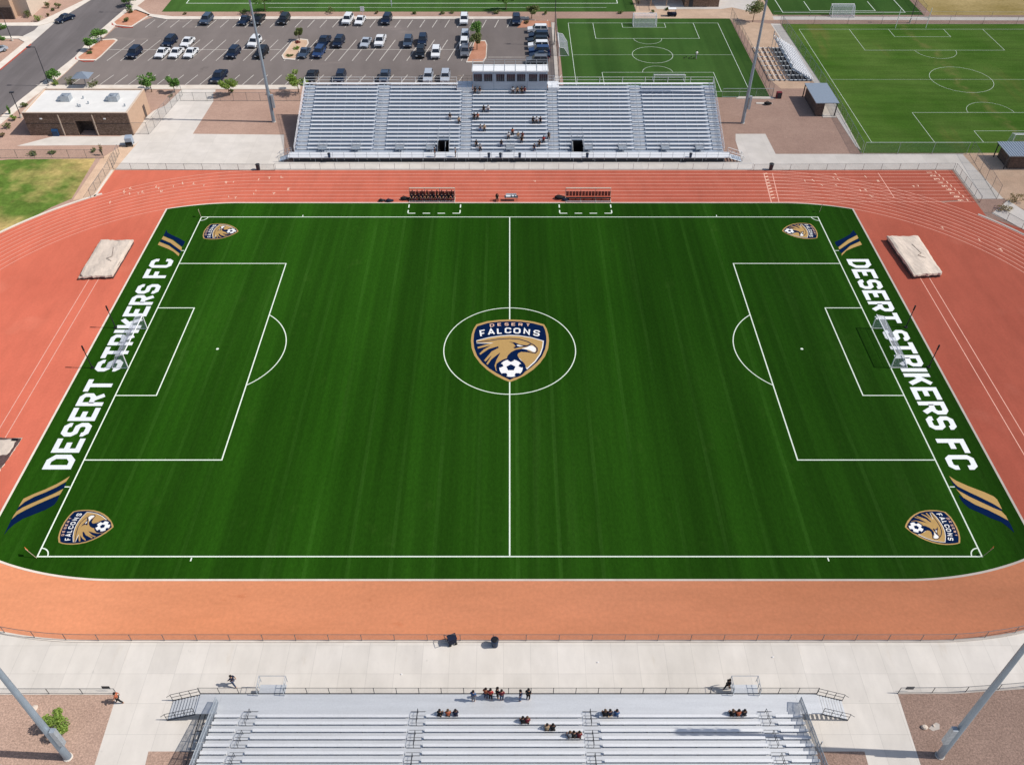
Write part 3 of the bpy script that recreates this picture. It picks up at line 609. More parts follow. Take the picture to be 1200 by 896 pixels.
# ============================================================ GRANDSTANDS
def shared(mb, name, mat):
    return mb.mesh(name, mat)
def inst(me, name, parent, loc=(0,0,0)):
    o = bpy.data.objects.new(name, me); COL.objects.link(o); o.parent = parent; o.location = loc; return o
def rail(g, pts, h=1.05, sp=2.1, r=.028, mid=True, rp=.035, low=0):
    """posts and rails along a 3-D polyline"""
    for a, b in zip(pts, pts[1:]):
        a = Vector(a); b = Vector(b); n_ = max(1, int(round((b-a).length/sp)))
        for i in range(n_+1):
            p = a+(b-a)*i/n_; g.tube(p-Vector((0,0,low)), p+Vector((0,0,h)), rp, 4)
        for k in ((h, h*.5) if mid else (h,)): g.tube(a+Vector((0,0,k)), b+Vector((0,0,k)), r, 4)
def grandstand(root, n, pitch, rise, z0, deck, sections, aisles, x0, x1, mats, skip=None, seat_h=.42, seat_w=.36, rail_top=True, nearstand=False, foot_w=None):
    """rows climb along +y from y=deck; sections = x ranges of the benches; skip(row, xa, xb) -> list of pieces"""
    seat, foot, riser = mats
    fw = foot_w or pitch
    g = MB(); g.box(x0, x1, 0, deck, z0-.08, z0)
    nb = int((x1-x0)/2.4)
    g.build('walkway', 'near_deck' if nearstand else 'aluminium_walk', root)
    g = MB(); g.box(x0, x1, -.04, -.001, z0-.12, z0+.03); g.build('fascia', seat, root)
    for i in range(n):
        y = deck+i*pitch; z = z0+i*rise+(.12 if nearstand else .02)
        fp = MB(); rs = MB()
        pieces = skip(i, x0, x1) if skip else [(x0, x1)]
        for a, b in pieces:
            fp = MB(); rs = MB(); fp.box(a, b, y+.004, y+fw-.004, z-.05, z); rs.box(a, b, y-.02, y+.0, z-rise-.04, z-.055)
            fp.build('footboard', foot, root); rs.build('riser', riser, root)
        for a, b in sections:
            for c, d in (skip(i, a, b) if skip else [(a, b)]):
                s_ = MB(); ys = y+pitch-seat_w-.06
                s_.box(c, d, ys, ys+seat_w, z+seat_h-.045, z+seat_h)
                k = max(2, int((d-c)/1.9))
                for j in range(k+1):
                    xx = c+.1+(d-c-.2)*j/k; s_.box(xx-.03, xx+.03, ys+.05, ys+.18, z, z+seat_h-.05)
                s_.build('bench', seat, root)
    for a, b in aisles:
        st = MB()
        for i in range(n):
            y = deck+i*pitch; z = z0+i*rise+.02+(.10 if nearstand else 0)
            st.box(a+.05, b-.05, y-.30, y-.022, z-rise*.5-.03, z-rise*.5)
            st.box(a+.05, b-.05, y-.045, y-.024, z-.06, z+.012)
        if nearstand:
            ns = MB()
            for i in range(n):
                y = deck+i*pitch; z = z0+i*rise+.12; ns.box(a+.12, b-.12, y-.34, y-.305, z-rise*.5-.06, z-rise*.5); ns.box(a+.12, b-.12, y+.0, y+.035, z+.002, z+.02)
            ns.build('step_nosing', 'dark_steel', root)
        st.build('aisle_steps', 'near_deck' if nearstand else 'aluminium_seat', root)
        cx = (a+b)/2
        i = 0
        while i < n-1:
            j = min(n-1, i+(2 if nearstand else 3))
            ar = MB(); p = Vector((cx, deck+i*pitch+.1, z0+i*rise)); q = Vector((cx, deck+j*pitch, z0+j*rise))
            for k in (.9, .55): ar.tube(p+Vector((0,0,k)), q+Vector((0,0,k)), .024, 4)
            for pp in (p, (p+q)/2, q): ar.tube(pp, pp+Vector((0,0,.9)), .028, 4)
            i = j+1
            ar.build('aisle_handrail', 'dark_steel' if nearstand else 'galvanised', root)
# -------- far grandstand
FZ = .95; FY = PY(190.2, 0); FB = PY(178, FZ)
S = empty('grandstand', (0, FY, 0), 0, 'long aluminium grandstand with a press box behind the far side of the track', 'grandstand')
NR, RI = 18, .318
DK = FB-FY; PI_ = (PY(98.3, FZ+18*RI)-FB)/18
print('FAR', FY, FB, PI_, DK)
BR = 16.25
VOM = [(-13.1,-11.2), (11.5,13.4)]
def skipf(i, a, b):
    if i > 15:
        if a >= -7.3 and b <= 7.3: return []
        return [(a, -10.2), (9.5, b)] if a < -30 and b > 30 and i > 16 else [(a, b)]
    if i > 2: return [(a, b)]
    out = []; x = a
    for c, d in VOM:
        if c > x and d < b: out.append((x, c)); x = d
    out.append((x, b)); return out
SEC = [(-37.1,-25.2),(-22.8,-9.2),(-7.0,7.0),(9.2,22.8),(25.2,37.1)]
AIS = [(-39.2,-37.3),(-25.1,-22.9),(-9.1,-7.1),(7.1,9.1),(22.9,25.1),(37.3,39.2)]
X0, X1 = -40.3, 40.0
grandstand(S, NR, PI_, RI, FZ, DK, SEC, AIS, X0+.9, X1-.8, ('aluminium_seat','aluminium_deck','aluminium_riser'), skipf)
for xa, xb in ((X0-.1, X0+.899), (X1-.799, X1+.2)): g = MB(); g.box(xa, xb, 0, DK, FZ-.08, FZ); g.build('walkway_end', 'aluminium_walk', S)
TZ = FZ+NR*RI; TY = DK+NR*PI_
g = MB(); g.box(X0+.9, X1-.8, TY, TY+.5, TZ-.08, TZ+.02); g.build('top_walkway', 'aluminium_seat', S)
for xx in (X0+.9, X1-.8):
    g = MB(); rail(g, [(xx, DK, FZ+.05), (xx, TY+.4, TZ)], 1.1, 2.2)
    g.build('side_railing', 'white_steel', S)
    g = MB(); g.quad((xx, DK, FZ-.1), (xx, TY+.4, TZ-.1), (xx, TY+.4, TZ+1.1), (xx, DK, FZ+1.1)); g.build('side_screen', 'goal_net', S)
g = MB(); rail(g, [(X0+.9, TY+.5, TZ), (-10.2, TY+.5, TZ)], 1.1, 2.6); g.build('back_railing', 'white_steel', S)
g = MB(); rail(g, [(8.6, TY+.5, TZ), (X1-.8, TY+.5, TZ)], 1.1, 4.6); g.build('back_railing', 'white_steel', S)
g = MB(); rail(g, [(X0, 0, FZ), (X1-.2, 0, FZ)], 1.05, 2.05, low=.5); g.build('front_railing', 'galvanised', S)
g = MB()
nf = 20
for i in range(nf+1):
    x = X0+1+(X1-X0-2)*i/nf
    for yy in (.15, DK, DK+PI_*6, DK+PI_*12, TY+.3):
        zt = FZ-.15 if yy <= DK else FZ-.15+(yy-DK)/PI_*RI
        g.tube((x, yy, 0), (x, yy, zt), .07, 4)
    g.tube((x, DK, FZ-.25), (x, TY, TZ-.25), .08, 4); g.tube((x, .1, .1), (x, TY, TZ-.6), .05, 4)
g.build('support_frame', 'galvanised', S)
g = MB(); g.box(X0+1.0, X1-1.0, .12, .16, .02, FZ-.13); g.build('under_deck_shade', 'under_shade', S)  # dark panel standing in for the shade below the deck
for a, b in VOM:
    v = MB(); y1 = DK+PI_*3; v.box(a, b, y1-.06, y1, 0, FZ+3*RI-.06); v.box(a-.04, a, DK-.02, y1, .1, FZ+3*RI); v.box(b, b+.04, DK-.02, y1, .1, FZ+3*RI); v.box(a, b, DK, y1, .02, .06)
    o = v.build('tunnel', 'opening_black', S)
    v = MB(); rail(v, [(a-.12, DK, FZ+.15), (a-.12, y1, FZ+.15+3*RI), (b+.12, y1, FZ+.15+3*RI), (b+.12, DK, FZ+.15)], 1.1, 1.3)
    for xx in (a-.12, b+.12): v.tube((xx, y1, 2.2), (xx, y1+2.6, 3.2), .03, 4); v.tube((xx, y1+2.6, 2.4), (xx, y1+2.6, 3.2), .03, 4)
    v.build('tunnel_railing', 'galvanised', S)
for px in (379,418,469,505,598,689,729,779,819):
    x = (px-597.3)/6.37; v = MB(); rail(v, [(x-.75, DK-.15, FZ+.03), (x+.75, DK-.15, FZ+.03), (x+.75, DK+1.5, FZ+.5), (x-.75, DK+1.5, FZ+.5), (x-.75, DK-.15, FZ+.03)], 1.05, .75, .02, True, .025)
    v.box(x-.72, x+.72, DK-.1, DK+1.5, FZ+.55, FZ+.59); v.build('wheelchair_bay', 'galvanised', S)
def ramp_stairs(root, x, y0, y1, z, sgn, run, nst, mats=('aluminium_deck','galvanised')):
    t = MB(); w = run/nst
    for i in range(nst):
        zz = z-(i+1)*z/(nst+1); xa = x+sgn*i*w; t.box(min(xa, xa+sgn*w*.72), max(xa, xa+sgn*w*.72), y0+.05, y1-.05, zz-.05, zz)
    for yy in (y0, y1):
        r_ = MB(); r_.tube((x, yy, z-.12), (x+sgn*run, yy, .05), .07, 4)
        rail(r_, [(x, yy, z), (x+sgn*run, yy, .12)], 1.05, run/3, .03)
        r_.tube((x+sgn*run, yy, 1.1), (x+sgn*(run+.45), yy, .7), .03, 4); r_.build('stair_rail', mats[1], root)
    t.build('stair_treads', mats[0], root)
ramp_stairs(S, X1-.2, .15, DK-.3, FZ, 1, 2.6, 6)
ramp_stairs(S, X0+.4, .15, DK-.3, FZ, -1, 2.2, 6)
# press box: stands on top of the stand and is built into it
g0 = MB(); zf = TZ-.02
by0 = DK+BR*PI_; bz0 = FZ+16*RI
bx0, bx1, by1, bz1 = -7.0, 7.15, by0+2.75, bz0+3.75
g0.box(-10.1, -7.2, by0-.15, TY+1.2, bz0-.4, zf+.03); g0.box(7.35, 9.4, by0-.15, TY+1.2, bz0-.4, zf+.03); g0.box(-7.2, 7.35, by1-.3, TY+1.2, zf-.12, zf+.03); g0.build('press_platform', 'aluminium_walk', S)
g0 = MB(); g0.box(bx0, bx1, by0, by1, bz0+.06, bz1); pb = g0.build('press_box', 'aluminium_deck', S)
g0 = MB(); g0.box(bx0-.15, bx1+.15, by0-.25, by1+.1, bz1+.003, bz1+.14); g0.build('box_roof', 'white_steel', pb)
g0 = MB(); rail(g0, [(bx0, by0-.1, bz1+.14), (bx1, by0-.1, bz1+.14)], 1.0, 2.05, .03, False); rail(g0, [(bx0, by1, bz1+.14), (bx1, by1, bz1+.14), (bx1, by0, bz1+.14)], 1.0, 2.05); rail(g0, [(bx0, by1, bz1+.14), (bx0, by0, bz1+.14)], 1.0, 2)
for k in range(1, 7): xx = bx0+(bx1-bx0)*k/7; g0.box(xx-.05, xx+.05, by0-.2, by1, bz1+.142, bz1+.2)
g0.build('roof_railing', 'galvanised', pb)
ww = 1.78
for k, xs in enumerate((-6.8,-4.85,-2.55,-.55,1.4,3.65,5.6)):
    w_ = MB(); w_.box(xs, xs+1.55, by0-.03, by0-.003, bz0+1.85, bz0+3.2); wo = w_.build('window', 'dark_glass', pb)
    f_ = MB()
    for a in (xs-.06, xs+1.55): f_.box(a, a+.06, by0-.07, by0-.001, bz0+1.78, bz0+3.27)
    f_.box(xs, xs+1.55, by0-.07, by0-.001, bz0+3.22, bz0+3.27); f_.box(xs, xs+1.55, by0-.12, by0-.001, bz0+1.78, bz0+1.848)
    for j in (1, 2, 3): f_.box(xs+1.55*j/4-.015, xs+1.55*j/4+.015, by0-.05, by0-.031, bz0+1.85, bz0+3.2)
    f_.build('window_frame', 'aluminium_riser', wo)
for xx in (-3.1, 3.3): g0 = MB(); g0.box(xx,xx+.12, by0-.02, by0-.002, bz0+.1, bz1-.02); g0.build('wall_seam', 'aluminium_riser', pb)
g0 = MB(); rail(g0, [(-10.0, TY+1.1, zf), (-7.3, TY+1.1, zf)], 1.15, .9); g0.build('landing_railing', 'beige_wood', S)
g0 = MB(); rail(g0, [(9.3, TY+1.1, zf), (7.5, TY+1.1, zf)], 1.15, .9); g0.build('landing_railing', 'galvanised', S)
def far_seat(px, py):
    """world point of a seat top of the far stand that is seen at (px,py)"""
    best = None
    for i in range(16):
        y = FY+DK+i*PI_+PI_-.2; z = FZ+i*RI+.44; u = P(px, py+1.5, z)
        d = abs(u.y-y)
        if best is None or d < best[0]: best = (d, Vector((u.x, y, z)))
    return best[1]
# -------- near grandstand, seen from behind and above
NZ = 1.30
NYF = PY(812.3, NZ)
xl, xr = P(235, 812.3, NZ).x, P(957, 812.3, NZ).x
NDK = 1.80
NP, NRI, NN = .785, .25, 9
N = empty('grandstand', (0, NYF, 0), pi, 'near aluminium grandstand seen from above with its back to the camera', 'grandstand')
# local frame is turned 180 degrees: local x = -world x
def wl(x): return -x
Xa, Xb = wl(xr), wl(P(250, 838, NZ+.1).x)
aw = [(P(288,850,2).x-.75, P(288,850,2).x+.75), (P(488,850,2).x-.75, P(488,850,2).x+.75), (P(693,850,2).x-.75, P(693,850,2).x+.75), (P(902,850,2).x-.75, P(902,850,2).x+.75)]
al = sorted((wl(b), wl(a)) for a, b in aw)
xe0, xe1 = wl(P(940,838,NZ+.4).x), wl(P(252,838,NZ+.4).x)
secs = []; cur = xe0
for a, b in al: secs.append((cur, a-.05)); cur = b+.05
secs.append((cur, xe1))
XW0, XW1 = wl(xr), wl(xl)
# the benches start further back than the walkway
grandstand(N, NN, NP, NRI, NZ, NDK, secs, al, xe0, xe1, ('near_seat','near_deck','under_shade'), None, seat_h=.40, seat_w=.27, nearstand=True, foot_w=NP-.11)  # near-black risers: the shade seen in the row gaps, put into colour
g = MB(); g.box(XW0, xe0-.01, 0, 1.95, NZ-.08, NZ); g.build('walkway_end', 'near_deck', N); g = MB(); g.box(xe1+.01, XW1, 0, 1.95, NZ-.08, NZ); g.build('walkway_end', 'near_deck', N)
g = MB()
for a in (-1,):
    la, lb = wl(P(868,805,NZ).x), wl(P(845,805,NZ).x); lc, ld = wl(P(333,805,NZ).x), wl(P(305,805,NZ).x)
gates = [(wl(P(889,812,NZ).x), wl(P(858,812,NZ).x)), (wl(P(334,812,NZ).x), wl(P(303,812,NZ).x))]
cur = XW0
for a, b in sorted(gates): rail(g, [(cur, 0, NZ), (a, 0, NZ)], 1.1, 2.1, .022, False); cur = b
rail(g, [(cur, 0, NZ), (XW1, 0, NZ)], 1.1, 2.15, .022, False); g.tube((XW0,0,NZ+.02),(XW1,0,NZ+.02),.05,4)
g.build('front_railing', 'dark_steel', N)
g = MB(); g.quad((XW0,.0,NZ+.05),(XW1,.0,NZ+.05),(XW1,.0,NZ+1.08),(XW0,.0,NZ+1.08)); g.build('railing_mesh', 'chain_link', N)
for a, b in gates:
    g = MB(); g.box(a, b, -.9, -.001, NZ-.06, NZ); g.build('landing', 'near_deck', N)
    g = MB(); rail(g, [(a, .2, NZ), (a, -1.2, NZ), ], 1.1, .7, .03); rail(g, [(b, .2, NZ), (b, -1.2, NZ)], 1.1, .7, .03); g.tube((a,-1.2,NZ+1.1),(b,-1.2,NZ+1.1),.03,4); g.build('landing_railing', 'galvanised', N)
ramp_stairs(N, XW0, .05, 1.95, NZ, -1, 2.7, 9, ('near_deck', 'dark_steel'))
ramp_stairs(N, XW1, .05, 1.95, NZ, 1, 2.9, 9, ('near_deck', 'dark_steel'))
for xx, m_ in ((xe0-.12, 'grey_screen'), (xe1+.12, 'grey_screen')):
    zt = NZ+NN*NRI; yt = NDK+NN*NP
    g = MB(); g.quad((xx, NDK-.9, NZ-.2), (xx, yt, zt-.2), (xx, yt, zt+1.15), (xx, NDK-.9, NZ+1.15)); g.build('side_screen', m_, N)
    g = MB(); rail(g, [(xx, NDK-.9, NZ), (xx, yt, zt)], 1.15, 1.8, .04); g.build('side_railing', 'galvanised', N)
g = MB()
for i in range(15):
    x = XW0+1+(XW1-XW0-2)*i/14
    for yy in (.3, NDK, NDK+NP*4, NDK+NP*8): g.tube((x, yy, 0), (x, yy, NZ-.15 if yy < 3 else NZ-.15+(yy-NDK)/NP*NRI), .07, 4)
g.build('support_frame', 'galvanised', N)
g = MB(); g.box(xe0+.1, xe1-.1, NDK-.3, NDK+NN*NP, .03, .06); g.build('ground_shade_sheet', 'under_shade', N)  # dark sheet that paints the stand's own shade on the ground
g = MB(); xx = xe1+1.35; g.tube((xx, NDK-.2, .5), (xx+.0, NDK+NN*NP, .9), .05, 4); g.tube((xx+.45, NDK-.2, .5), (xx+.45, NDK+NN*NP, .9), .05, 4)
for i in range(4): g.tube((xe1+.2, NDK+1.5+i*1.9, .8), (xx+.45, NDK+1.5+i*1.9, .7), .05, 4)
g.build('side_brace', 'dark_steel', N)
def near_seat(px, py):
    best = None
    for i in range(NN):
        y = NYF-(NDK+i*NP+NP-.2); z = NZ+i*NRI+.52; u = P(px, py+1.5, z); d = abs(u.y-y)
        if best is None or d < best[0]: best = (d, Vector((u.x, y, z)))
    return best[1]
# -------- small bleacher between the far pitches, facing right
c = P(958, 80); B = empty('bleacher', (c.x, c.y, 0), R(-90)+pi, 'small aluminium bleacher standing between the two far pitches', 'bleacher')
c1 = P(951, 92); B.location = (c1.x, c1.y-1, 0); B.rotation_euler = (0,0,R(90)); 
Lb = 17
for i in range(8):
    g = MB(); g.box(-.5, Lb, i*.62, i*.62+.24, .42+i*.33, .47+i*.33); g.build('bench', 'aluminium_seat', B)
    g = MB(); g.box(-.5, Lb, i*.62+.34, i*.62+.6, .10+i*.33, .14+i*.33); g.build('footboard', 'aluminium_riser', B)
g = MB()
for i in range(8):
    x = i*Lb/7; g.tube((x,0,.05),(x,5,2.9),.06,4); g.tube((x,5,0),(x,5,3.9),.06,4); g.tube((x,2.5,0),(x,2.5,1.6),.05,4); g.tube((x,0,.08),(x,9.4,.08),.12,4)
rail(g, [(-.5,5.1,2.8),(Lb,5.1,2.8)], 1.1, 2.2); g.build('frame', 'galvanised', B)
g = MB(); g.box(-.5, Lb, .3, 4.9, .01, .04); g.build('shade_sheet', 'under_shade', B)  # dark sheet painted as the shade beneath the bleacher
for k in range(4):
    g = MB(); g.box(-.5, Lb, 5.6+k*1.1, 5.85+k*1.1, .35, .42); g.build('ground_rail', 'stucco_cream', B)
# ============================================================ LIGHT POLES
def pole(px, py, label, h=26.6, facing=-1, boxside=1):
    c = P(px, py); r = empty('light_pole', c, 0, label, 'floodlight pole', 'tall floodlight poles round the pitch')
    g = MB(); g.tube((0,0,0),(0,0,h),.34,14,.17); g.build('pole', 'pole_steel', r, smooth=False)
    g = MB(); g.tube((0,0,0),(0,0,.14),.42,14); g.build('base', 'kerb_concrete', r)
    g = MB(); g.box(boxside*.62-.22, boxside*.62+.22, -.35,.1, 3.0, 5.6); g.tube((0,0,3.4),(boxside*.6,-.1,3.4),.07,6); g.tube((0,0,5.1),(boxside*.6,-.1,5.1),.07,6); g.build('ballast_box', 'galvanised', r)
    for z in (25.3, 26.5):
        g = MB(); g.box(-2.0, 2.0, -.06, .06, z-.06, z+.06); a = g.build('crossarm', 'pole_steel', r)
        for i in range(4):
            g = MB(); x = -1.8+i*1.2; g.tube((x, -facing*.1, z-.1), (x, -facing*.1-.45*(-facing), z-.35), .5, 10, .3); g.build('floodlight', 'galvanised', a)
    return r
pole(321,143,'tall grey floodlight pole rising left of the far grandstand', facing=-1)
pole(870,144.6,'tall grey floodlight pole rising right of the far grandstand', facing=-1, boxside=1)
pole(80,887,'leaning-looking thick floodlight pole in the gravel at the bottom left corner', facing=1, boxside=1)
pole(1101,885,'thick floodlight pole in the gravel at the bottom right corner', facing=1, boxside=-1)
def street_lamp(px, py, h, label, dx=-1):
    r = empty('street_lamp', P(px, py), 0, label, 'street lamp', 'street lamps along the road and lot')
    g = MB(); g.tube((0,0,0),(0,0,h),.10,8,.06); g.build('pole', 'dark_steel', r)
    g = MB(); g.tube((0,0,0),(0,0,.6),.25,8); g.build('base', 'kerb_concrete', r)
    g = MB(); g.box(min(0,dx*1.3), max(0,dx*1.3), -.05,.05, h-.06, h+.04); g.box(dx*1.3-.4, dx*1.3+.4, -.22,.22, h-.1, h+.08); g.build('lamp_head', 'dark_steel', r)
street_lamp(58,101,8.2,'black street lamp beside the road, behind the white-roofed building')
street_lamp(14.5,48,6.2,'dark street lamp on the corner island left of the road')
street_lamp(152,15,6.5,'dark street lamp at the top of the parking lot by the road')
street_lamp(25,138,5.2,'slim dark post between the road and the corner of the white-roofed building', .1)
street_lamp(649.5,53,13,'tall thin dark lamp post right of the parking lot', 1)
street_lamp(1066,27,9,'tall thin dark lamp post behind the big grass field', -1)
# ============================================================ FENCES
def fence(label, pts, h, sp=3.0, mesh='chain_link', post='fence_steel', r=.03, name='chain_link_fence', group=None, screen=True, maxposts=60):
    pts = [Vector((p[0], p[1], p[2] if len(p) > 2 else 0)) for p in pts]
    L = sum((Vector(b)-Vector(a)).length for a, b in zip(pts, pts[1:])); o0 = Vector((pts[0][0], pts[0][1], 0))
    root = empty(name, o0, 0, label, 'fence', group); q = [Vector((p[0], p[1], p[2] if len(p) > 2 else 0))-o0 for p in pts]
    n_ = max(1, min(maxposts, int(round(L/sp)))); me = None; d = 0; nxt = 0; step = L/n_; pos = []
    for a, b in zip(q, q[1:]):
        l = (b-a).length
        while nxt <= d+l+1e-6 and len(pos) <= n_: pos.append(a+(b-a)*max(0, (nxt-d))/l); nxt += step
        d += l
    m_ = MB(); m_.tube((0,0,0),(0,0,h),r*1.2,5); me = m_.mesh('post', post)
    for p in pos: inst(me, 'post', root, p)
    up = Vector((0,0,h)); t = MB()
    for a, b in zip(q, q[1:]): t.tube(a+up, b+up, r, 4)
    t.build('top_rail', post, root)
    t = MB()
    for a, b in zip(q, q[1:]): t.tube(a+Vector((0,0,.06)), b+Vector((0,0,.06)), r*.9, 4)
    t.build('bottom_rail', post, root)
    if screen:
        t = MB()
        for a, b in zip(q, q[1:]): t.quad(a+Vector((0,0,.06)), b+Vector((0,0,.06)), b+up, a+up)
        t.build('wire_mesh', mesh, root)
    return root
nf_ = arc(-42,.75,.75-NY,246,270,10)+arc(42,.75,.75-NY,270,294,10)
nf_ = [(-42+ (0)*0+ (p[0]+42), p[1]-.12) for p in nf_]
# straighten: one long fence
fence('long low chain-link fence between the orange track and the near pavement', nf_, 1.25, 3.28)
fence('low fence along the top of the left gravel bed in the foreground', [P(-60,813),P(137,813)], 1.1, 3.0)
fence('low fence curving along the top of the right gravel bed in the foreground', [P(1052,812),P(1120,811.5),P(1170,808),P(1200,805.5),P(1280,795)], 1.1, 3.0)
g = MB(); 
for px, py, lb in ((126.5,810,'small dark sign panel hanging on the left foreground fence'),(1064,810.5,'small dark sign panel hanging on the right foreground fence')):
    c = P(px, py); g = MB(); g.box(c.x-.38, c.x+.38, c.y+.04, c.y+.07, .45, .95); tag(g.build('fence_sign', 'dark_steel'), lb, 'sign', 'small signs on the foreground fences')
fence('low fence along the top edge of the track, left of the far grandstand', [(-71.3,YP+.1),P(322,200)], 1.25, 3.1)
fence('low wire fence between the far grandstand and the track', [(P(322,200).x+.1,YP+.12),(P(882,200).x,YP+.12)], 1.2, 2.7, post='galvanised', screen=False)
fence('low fence along the top edge of the track, right of the far grandstand', [P(882,200)+Vector((.1,0,0)),(79.9,YP+.1)], 1.25, 3.2)
fence('low fence along the right end of the sprint lanes', [(80.1,YP-.1),(80.1,38.6)], 1.3, 2.2)
fence('wire fence along the left end of the track beside the sand path', [(-71.9,YP),(-71.9,40.2)], 1.6, 2.2)
fence('tall wire fence beside the white-roofed building walkway', [P(157,157.5),P(175,157.5),P(214,112)], 2.4, 3.0)
fence('low fence between the side lawn and the white-roofed building', [P(-40,185.5),P(122,185.5)], 1.7, 3.2)
fence('gate fence panels across the entrance path by the parking lot', [P(212,118.5),P(252,118.5),P(352,118.5)], 1.8, 2.6)
fence('leaning gate section at the corner of the track and the sand path', [P(132,197),P(140,180)], 1.8, 1.5)
gy = 'green_screen'
fence('tall green-screened fence along the near edge of the big grass field', [P(1011,181),P(1132,181)], 2.4, 5.5, gy, 'galvanised')
fence('tall wire fence along the left edge of the big grass field', [P(1009,180),P(975,118),P(916,30)], 2.2, 4, gy, 'galvanised')
fence('wire fence behind the far side of the big grass field', [P(914,28.5),P(1270,28.5)], 1.8, 8, 'chain_link', 'fence_steel')
fence('tall wire fence on the right edge of the smaller turf pitch', [P(904.5,114),P(856,23)], 2.6, 3.0)
fence('wire fence along the near edge of the smaller turf pitch', [P(846,113.8),P(905,113.8)], 1.8, 3.5, post='galvanised')
fence('tall wire fence on the left edge of the smaller turf pitch', [P(656,113),P(651.5,25)], 1.8, 5)
fence('tan wire fence between the pavement and the sand on the right edge', [P(1136,181),P(1168,233)], 2.6, 3.0)
fence('low fence curving round the outside of the track at the right edge', [P(1162,249),P(1200,270),P(1230,290)], 1.4, 3.2)
fence('wire fence behind the top right pitch by the straw field', [P(1083,19),P(1066,-5)], 2.4, 6)
fence('low rail along the top of the parking lot right side', [P(906,19),P(1290,20)], 1.1, 9, screen=False)
fence('tall wire fence between the sand court and the top middle pitch', [P(745,13),P(738,-8)], 2.6, 5)
fence('tall wire fence on the right of the sand court', [P(761,13),P(757,-8)], 2.6, 5)
# ============================================================ BUILDINGS
def wbox(g, x0, x1, y0, y1, z0, z1, mi=0): g.box(x0, x1, y0, y1, z0, z1, mi)
p0, p1 = P(36,159), P(157,158.6); hB = 4.5
pb1 = P(168.6,104.4,hB); yb = pb1.y; yf = (p0.y+p1.y)/2
bx0_, bx1_ = p0.x, p1.x
b = empty('field_house', (bx0_, yf, 0), 0, 'small brown block building with a flat white roof beside the left end of the track', 'building')
w_, d_ = bx1_-bx0_, yb-yf
g = MB(); dr = (w_*.475, w_*.475+3.3)
g.box(0, dr[0], 0, .3, 0, hB); g.box(dr[1], w_-.02, 0, .3, 0, hB); g.box(dr[0], dr[1], 0, .3, 2.9, hB); g.build('front_wall', 'block_brown', b)
g = MB(); g.box(0,.3,.301,d_,0,hB); g.box(.301,w_-.31,d_-.3,d_,0,hB); g.build('wall', 'stucco_tan', b)
g = MB(); g.box(w_-.31,w_,.301,d_,0,hB); g.build('side_wall', 'stucco_tan', b)
g = MB(); g.box(dr[0],dr[1],2.2,2.3,0,2.9); g.box(dr[0]-.1,dr[0]-.001,.301,2.2,0,2.9); g.box(dr[1]+.001,dr[1]+.1,.301,2.2,0,2.9); g.box(dr[0]+1.3,dr[0]+2.2,2.12,2.19,0,2.2)
g.build('porch_recess', 'block_dark', b)
g = MB(); g.box(.25,w_-.25,.25,d_-.25,hB-.3,hB-.12); rf = g.build('roof', 'roof_white', b)
g = MB()
for a in ((-.05,w_+.05,-.05,.26),(-.05,w_+.05,d_-.26,d_+.05),(-.05,.26,.262,d_-.262),(w_-.26,w_+.05,.262,d_-.262)): g.box(a[0],a[1],a[2],a[3],hB+.002,hB+.12)
g.build('parapet_cap', 'stucco_cream', b)
for x, y in ((6.2,d_*.55),(15.4,d_*.55)):
    g = MB(); g.box(x-.8,x+.9,y-.8,y+.8,hB-.1,hB+.95); g.box(x-1.5,x-.81,y-.5,y+.5,hB-.1,hB+.5); g.tube((x+.05,y,hB+.95),(x+.05,y,hB+1.1),.5,12); u = g.build('rooftop_unit', 'galvanised', rf)
for x, y in ((9.4,d_*.3),(9.9,d_*.28),(9.2,d_*.62),(11,d_*.4),(18.3,d_*.3)): g = MB(); g.tube((x,y,hB-.12),(x,y,hB+.35),.15,8); g.build('roof_vent', 'galvanised', rf)
for x in (w_*.335, w_*.66): g = MB(); g.box(x-.09,x+.09,-.12,-.002,0,hB-.35); g.build('downpipe', 'stucco_cream', b)
g = MB(); g.box(0,dr[0]-.2,-.04,-.002,2.35,2.5); g.box(dr[1]+.2,w_,-.04,-.002,2.35,2.5); g.build('band_course', 'block_dark', b)
g = MB(); g.box(w_+.002,w_+.06,d_-3.2,d_-2.2,0,2.4); g.build('door', 'block_dark', b)
for x in (3.2, w_-4.5): g = MB(); g.box(x-.2,x+.2,-.15,-.002,3.3,3.5); g.build('wall_light', 'white_steel', b)
# building cut by the top left corner
c = P(8,22); b = empty('office_building', (P(18,22).x, P(18,22).y, 0), 0, 'low brown and cream building cut by the top left corner', 'building')
g = MB(); g.box(-25,0,0,14,0,7); g.build('wall', 'stucco_tan', b); g = MB(); g.box(.01,3.4,1.5,13,0,6.8); g.build('side_wing', 'stucco_cream', b)
g = MB(); g.box(-25.1,.1,-.5,-.01,0,2.8); g.build('dark_base', 'block_dark', b); g = MB(); g.box(-25.2,.2,-.4,14.2,7.01,7.3); g.build('roof', 'roof_metal', b)
for x in (-8,-4): g = MB(); g.box(x,x+1.6,-.05,-.002,3.6,5.2); g.build('window', 'dark_glass', b)
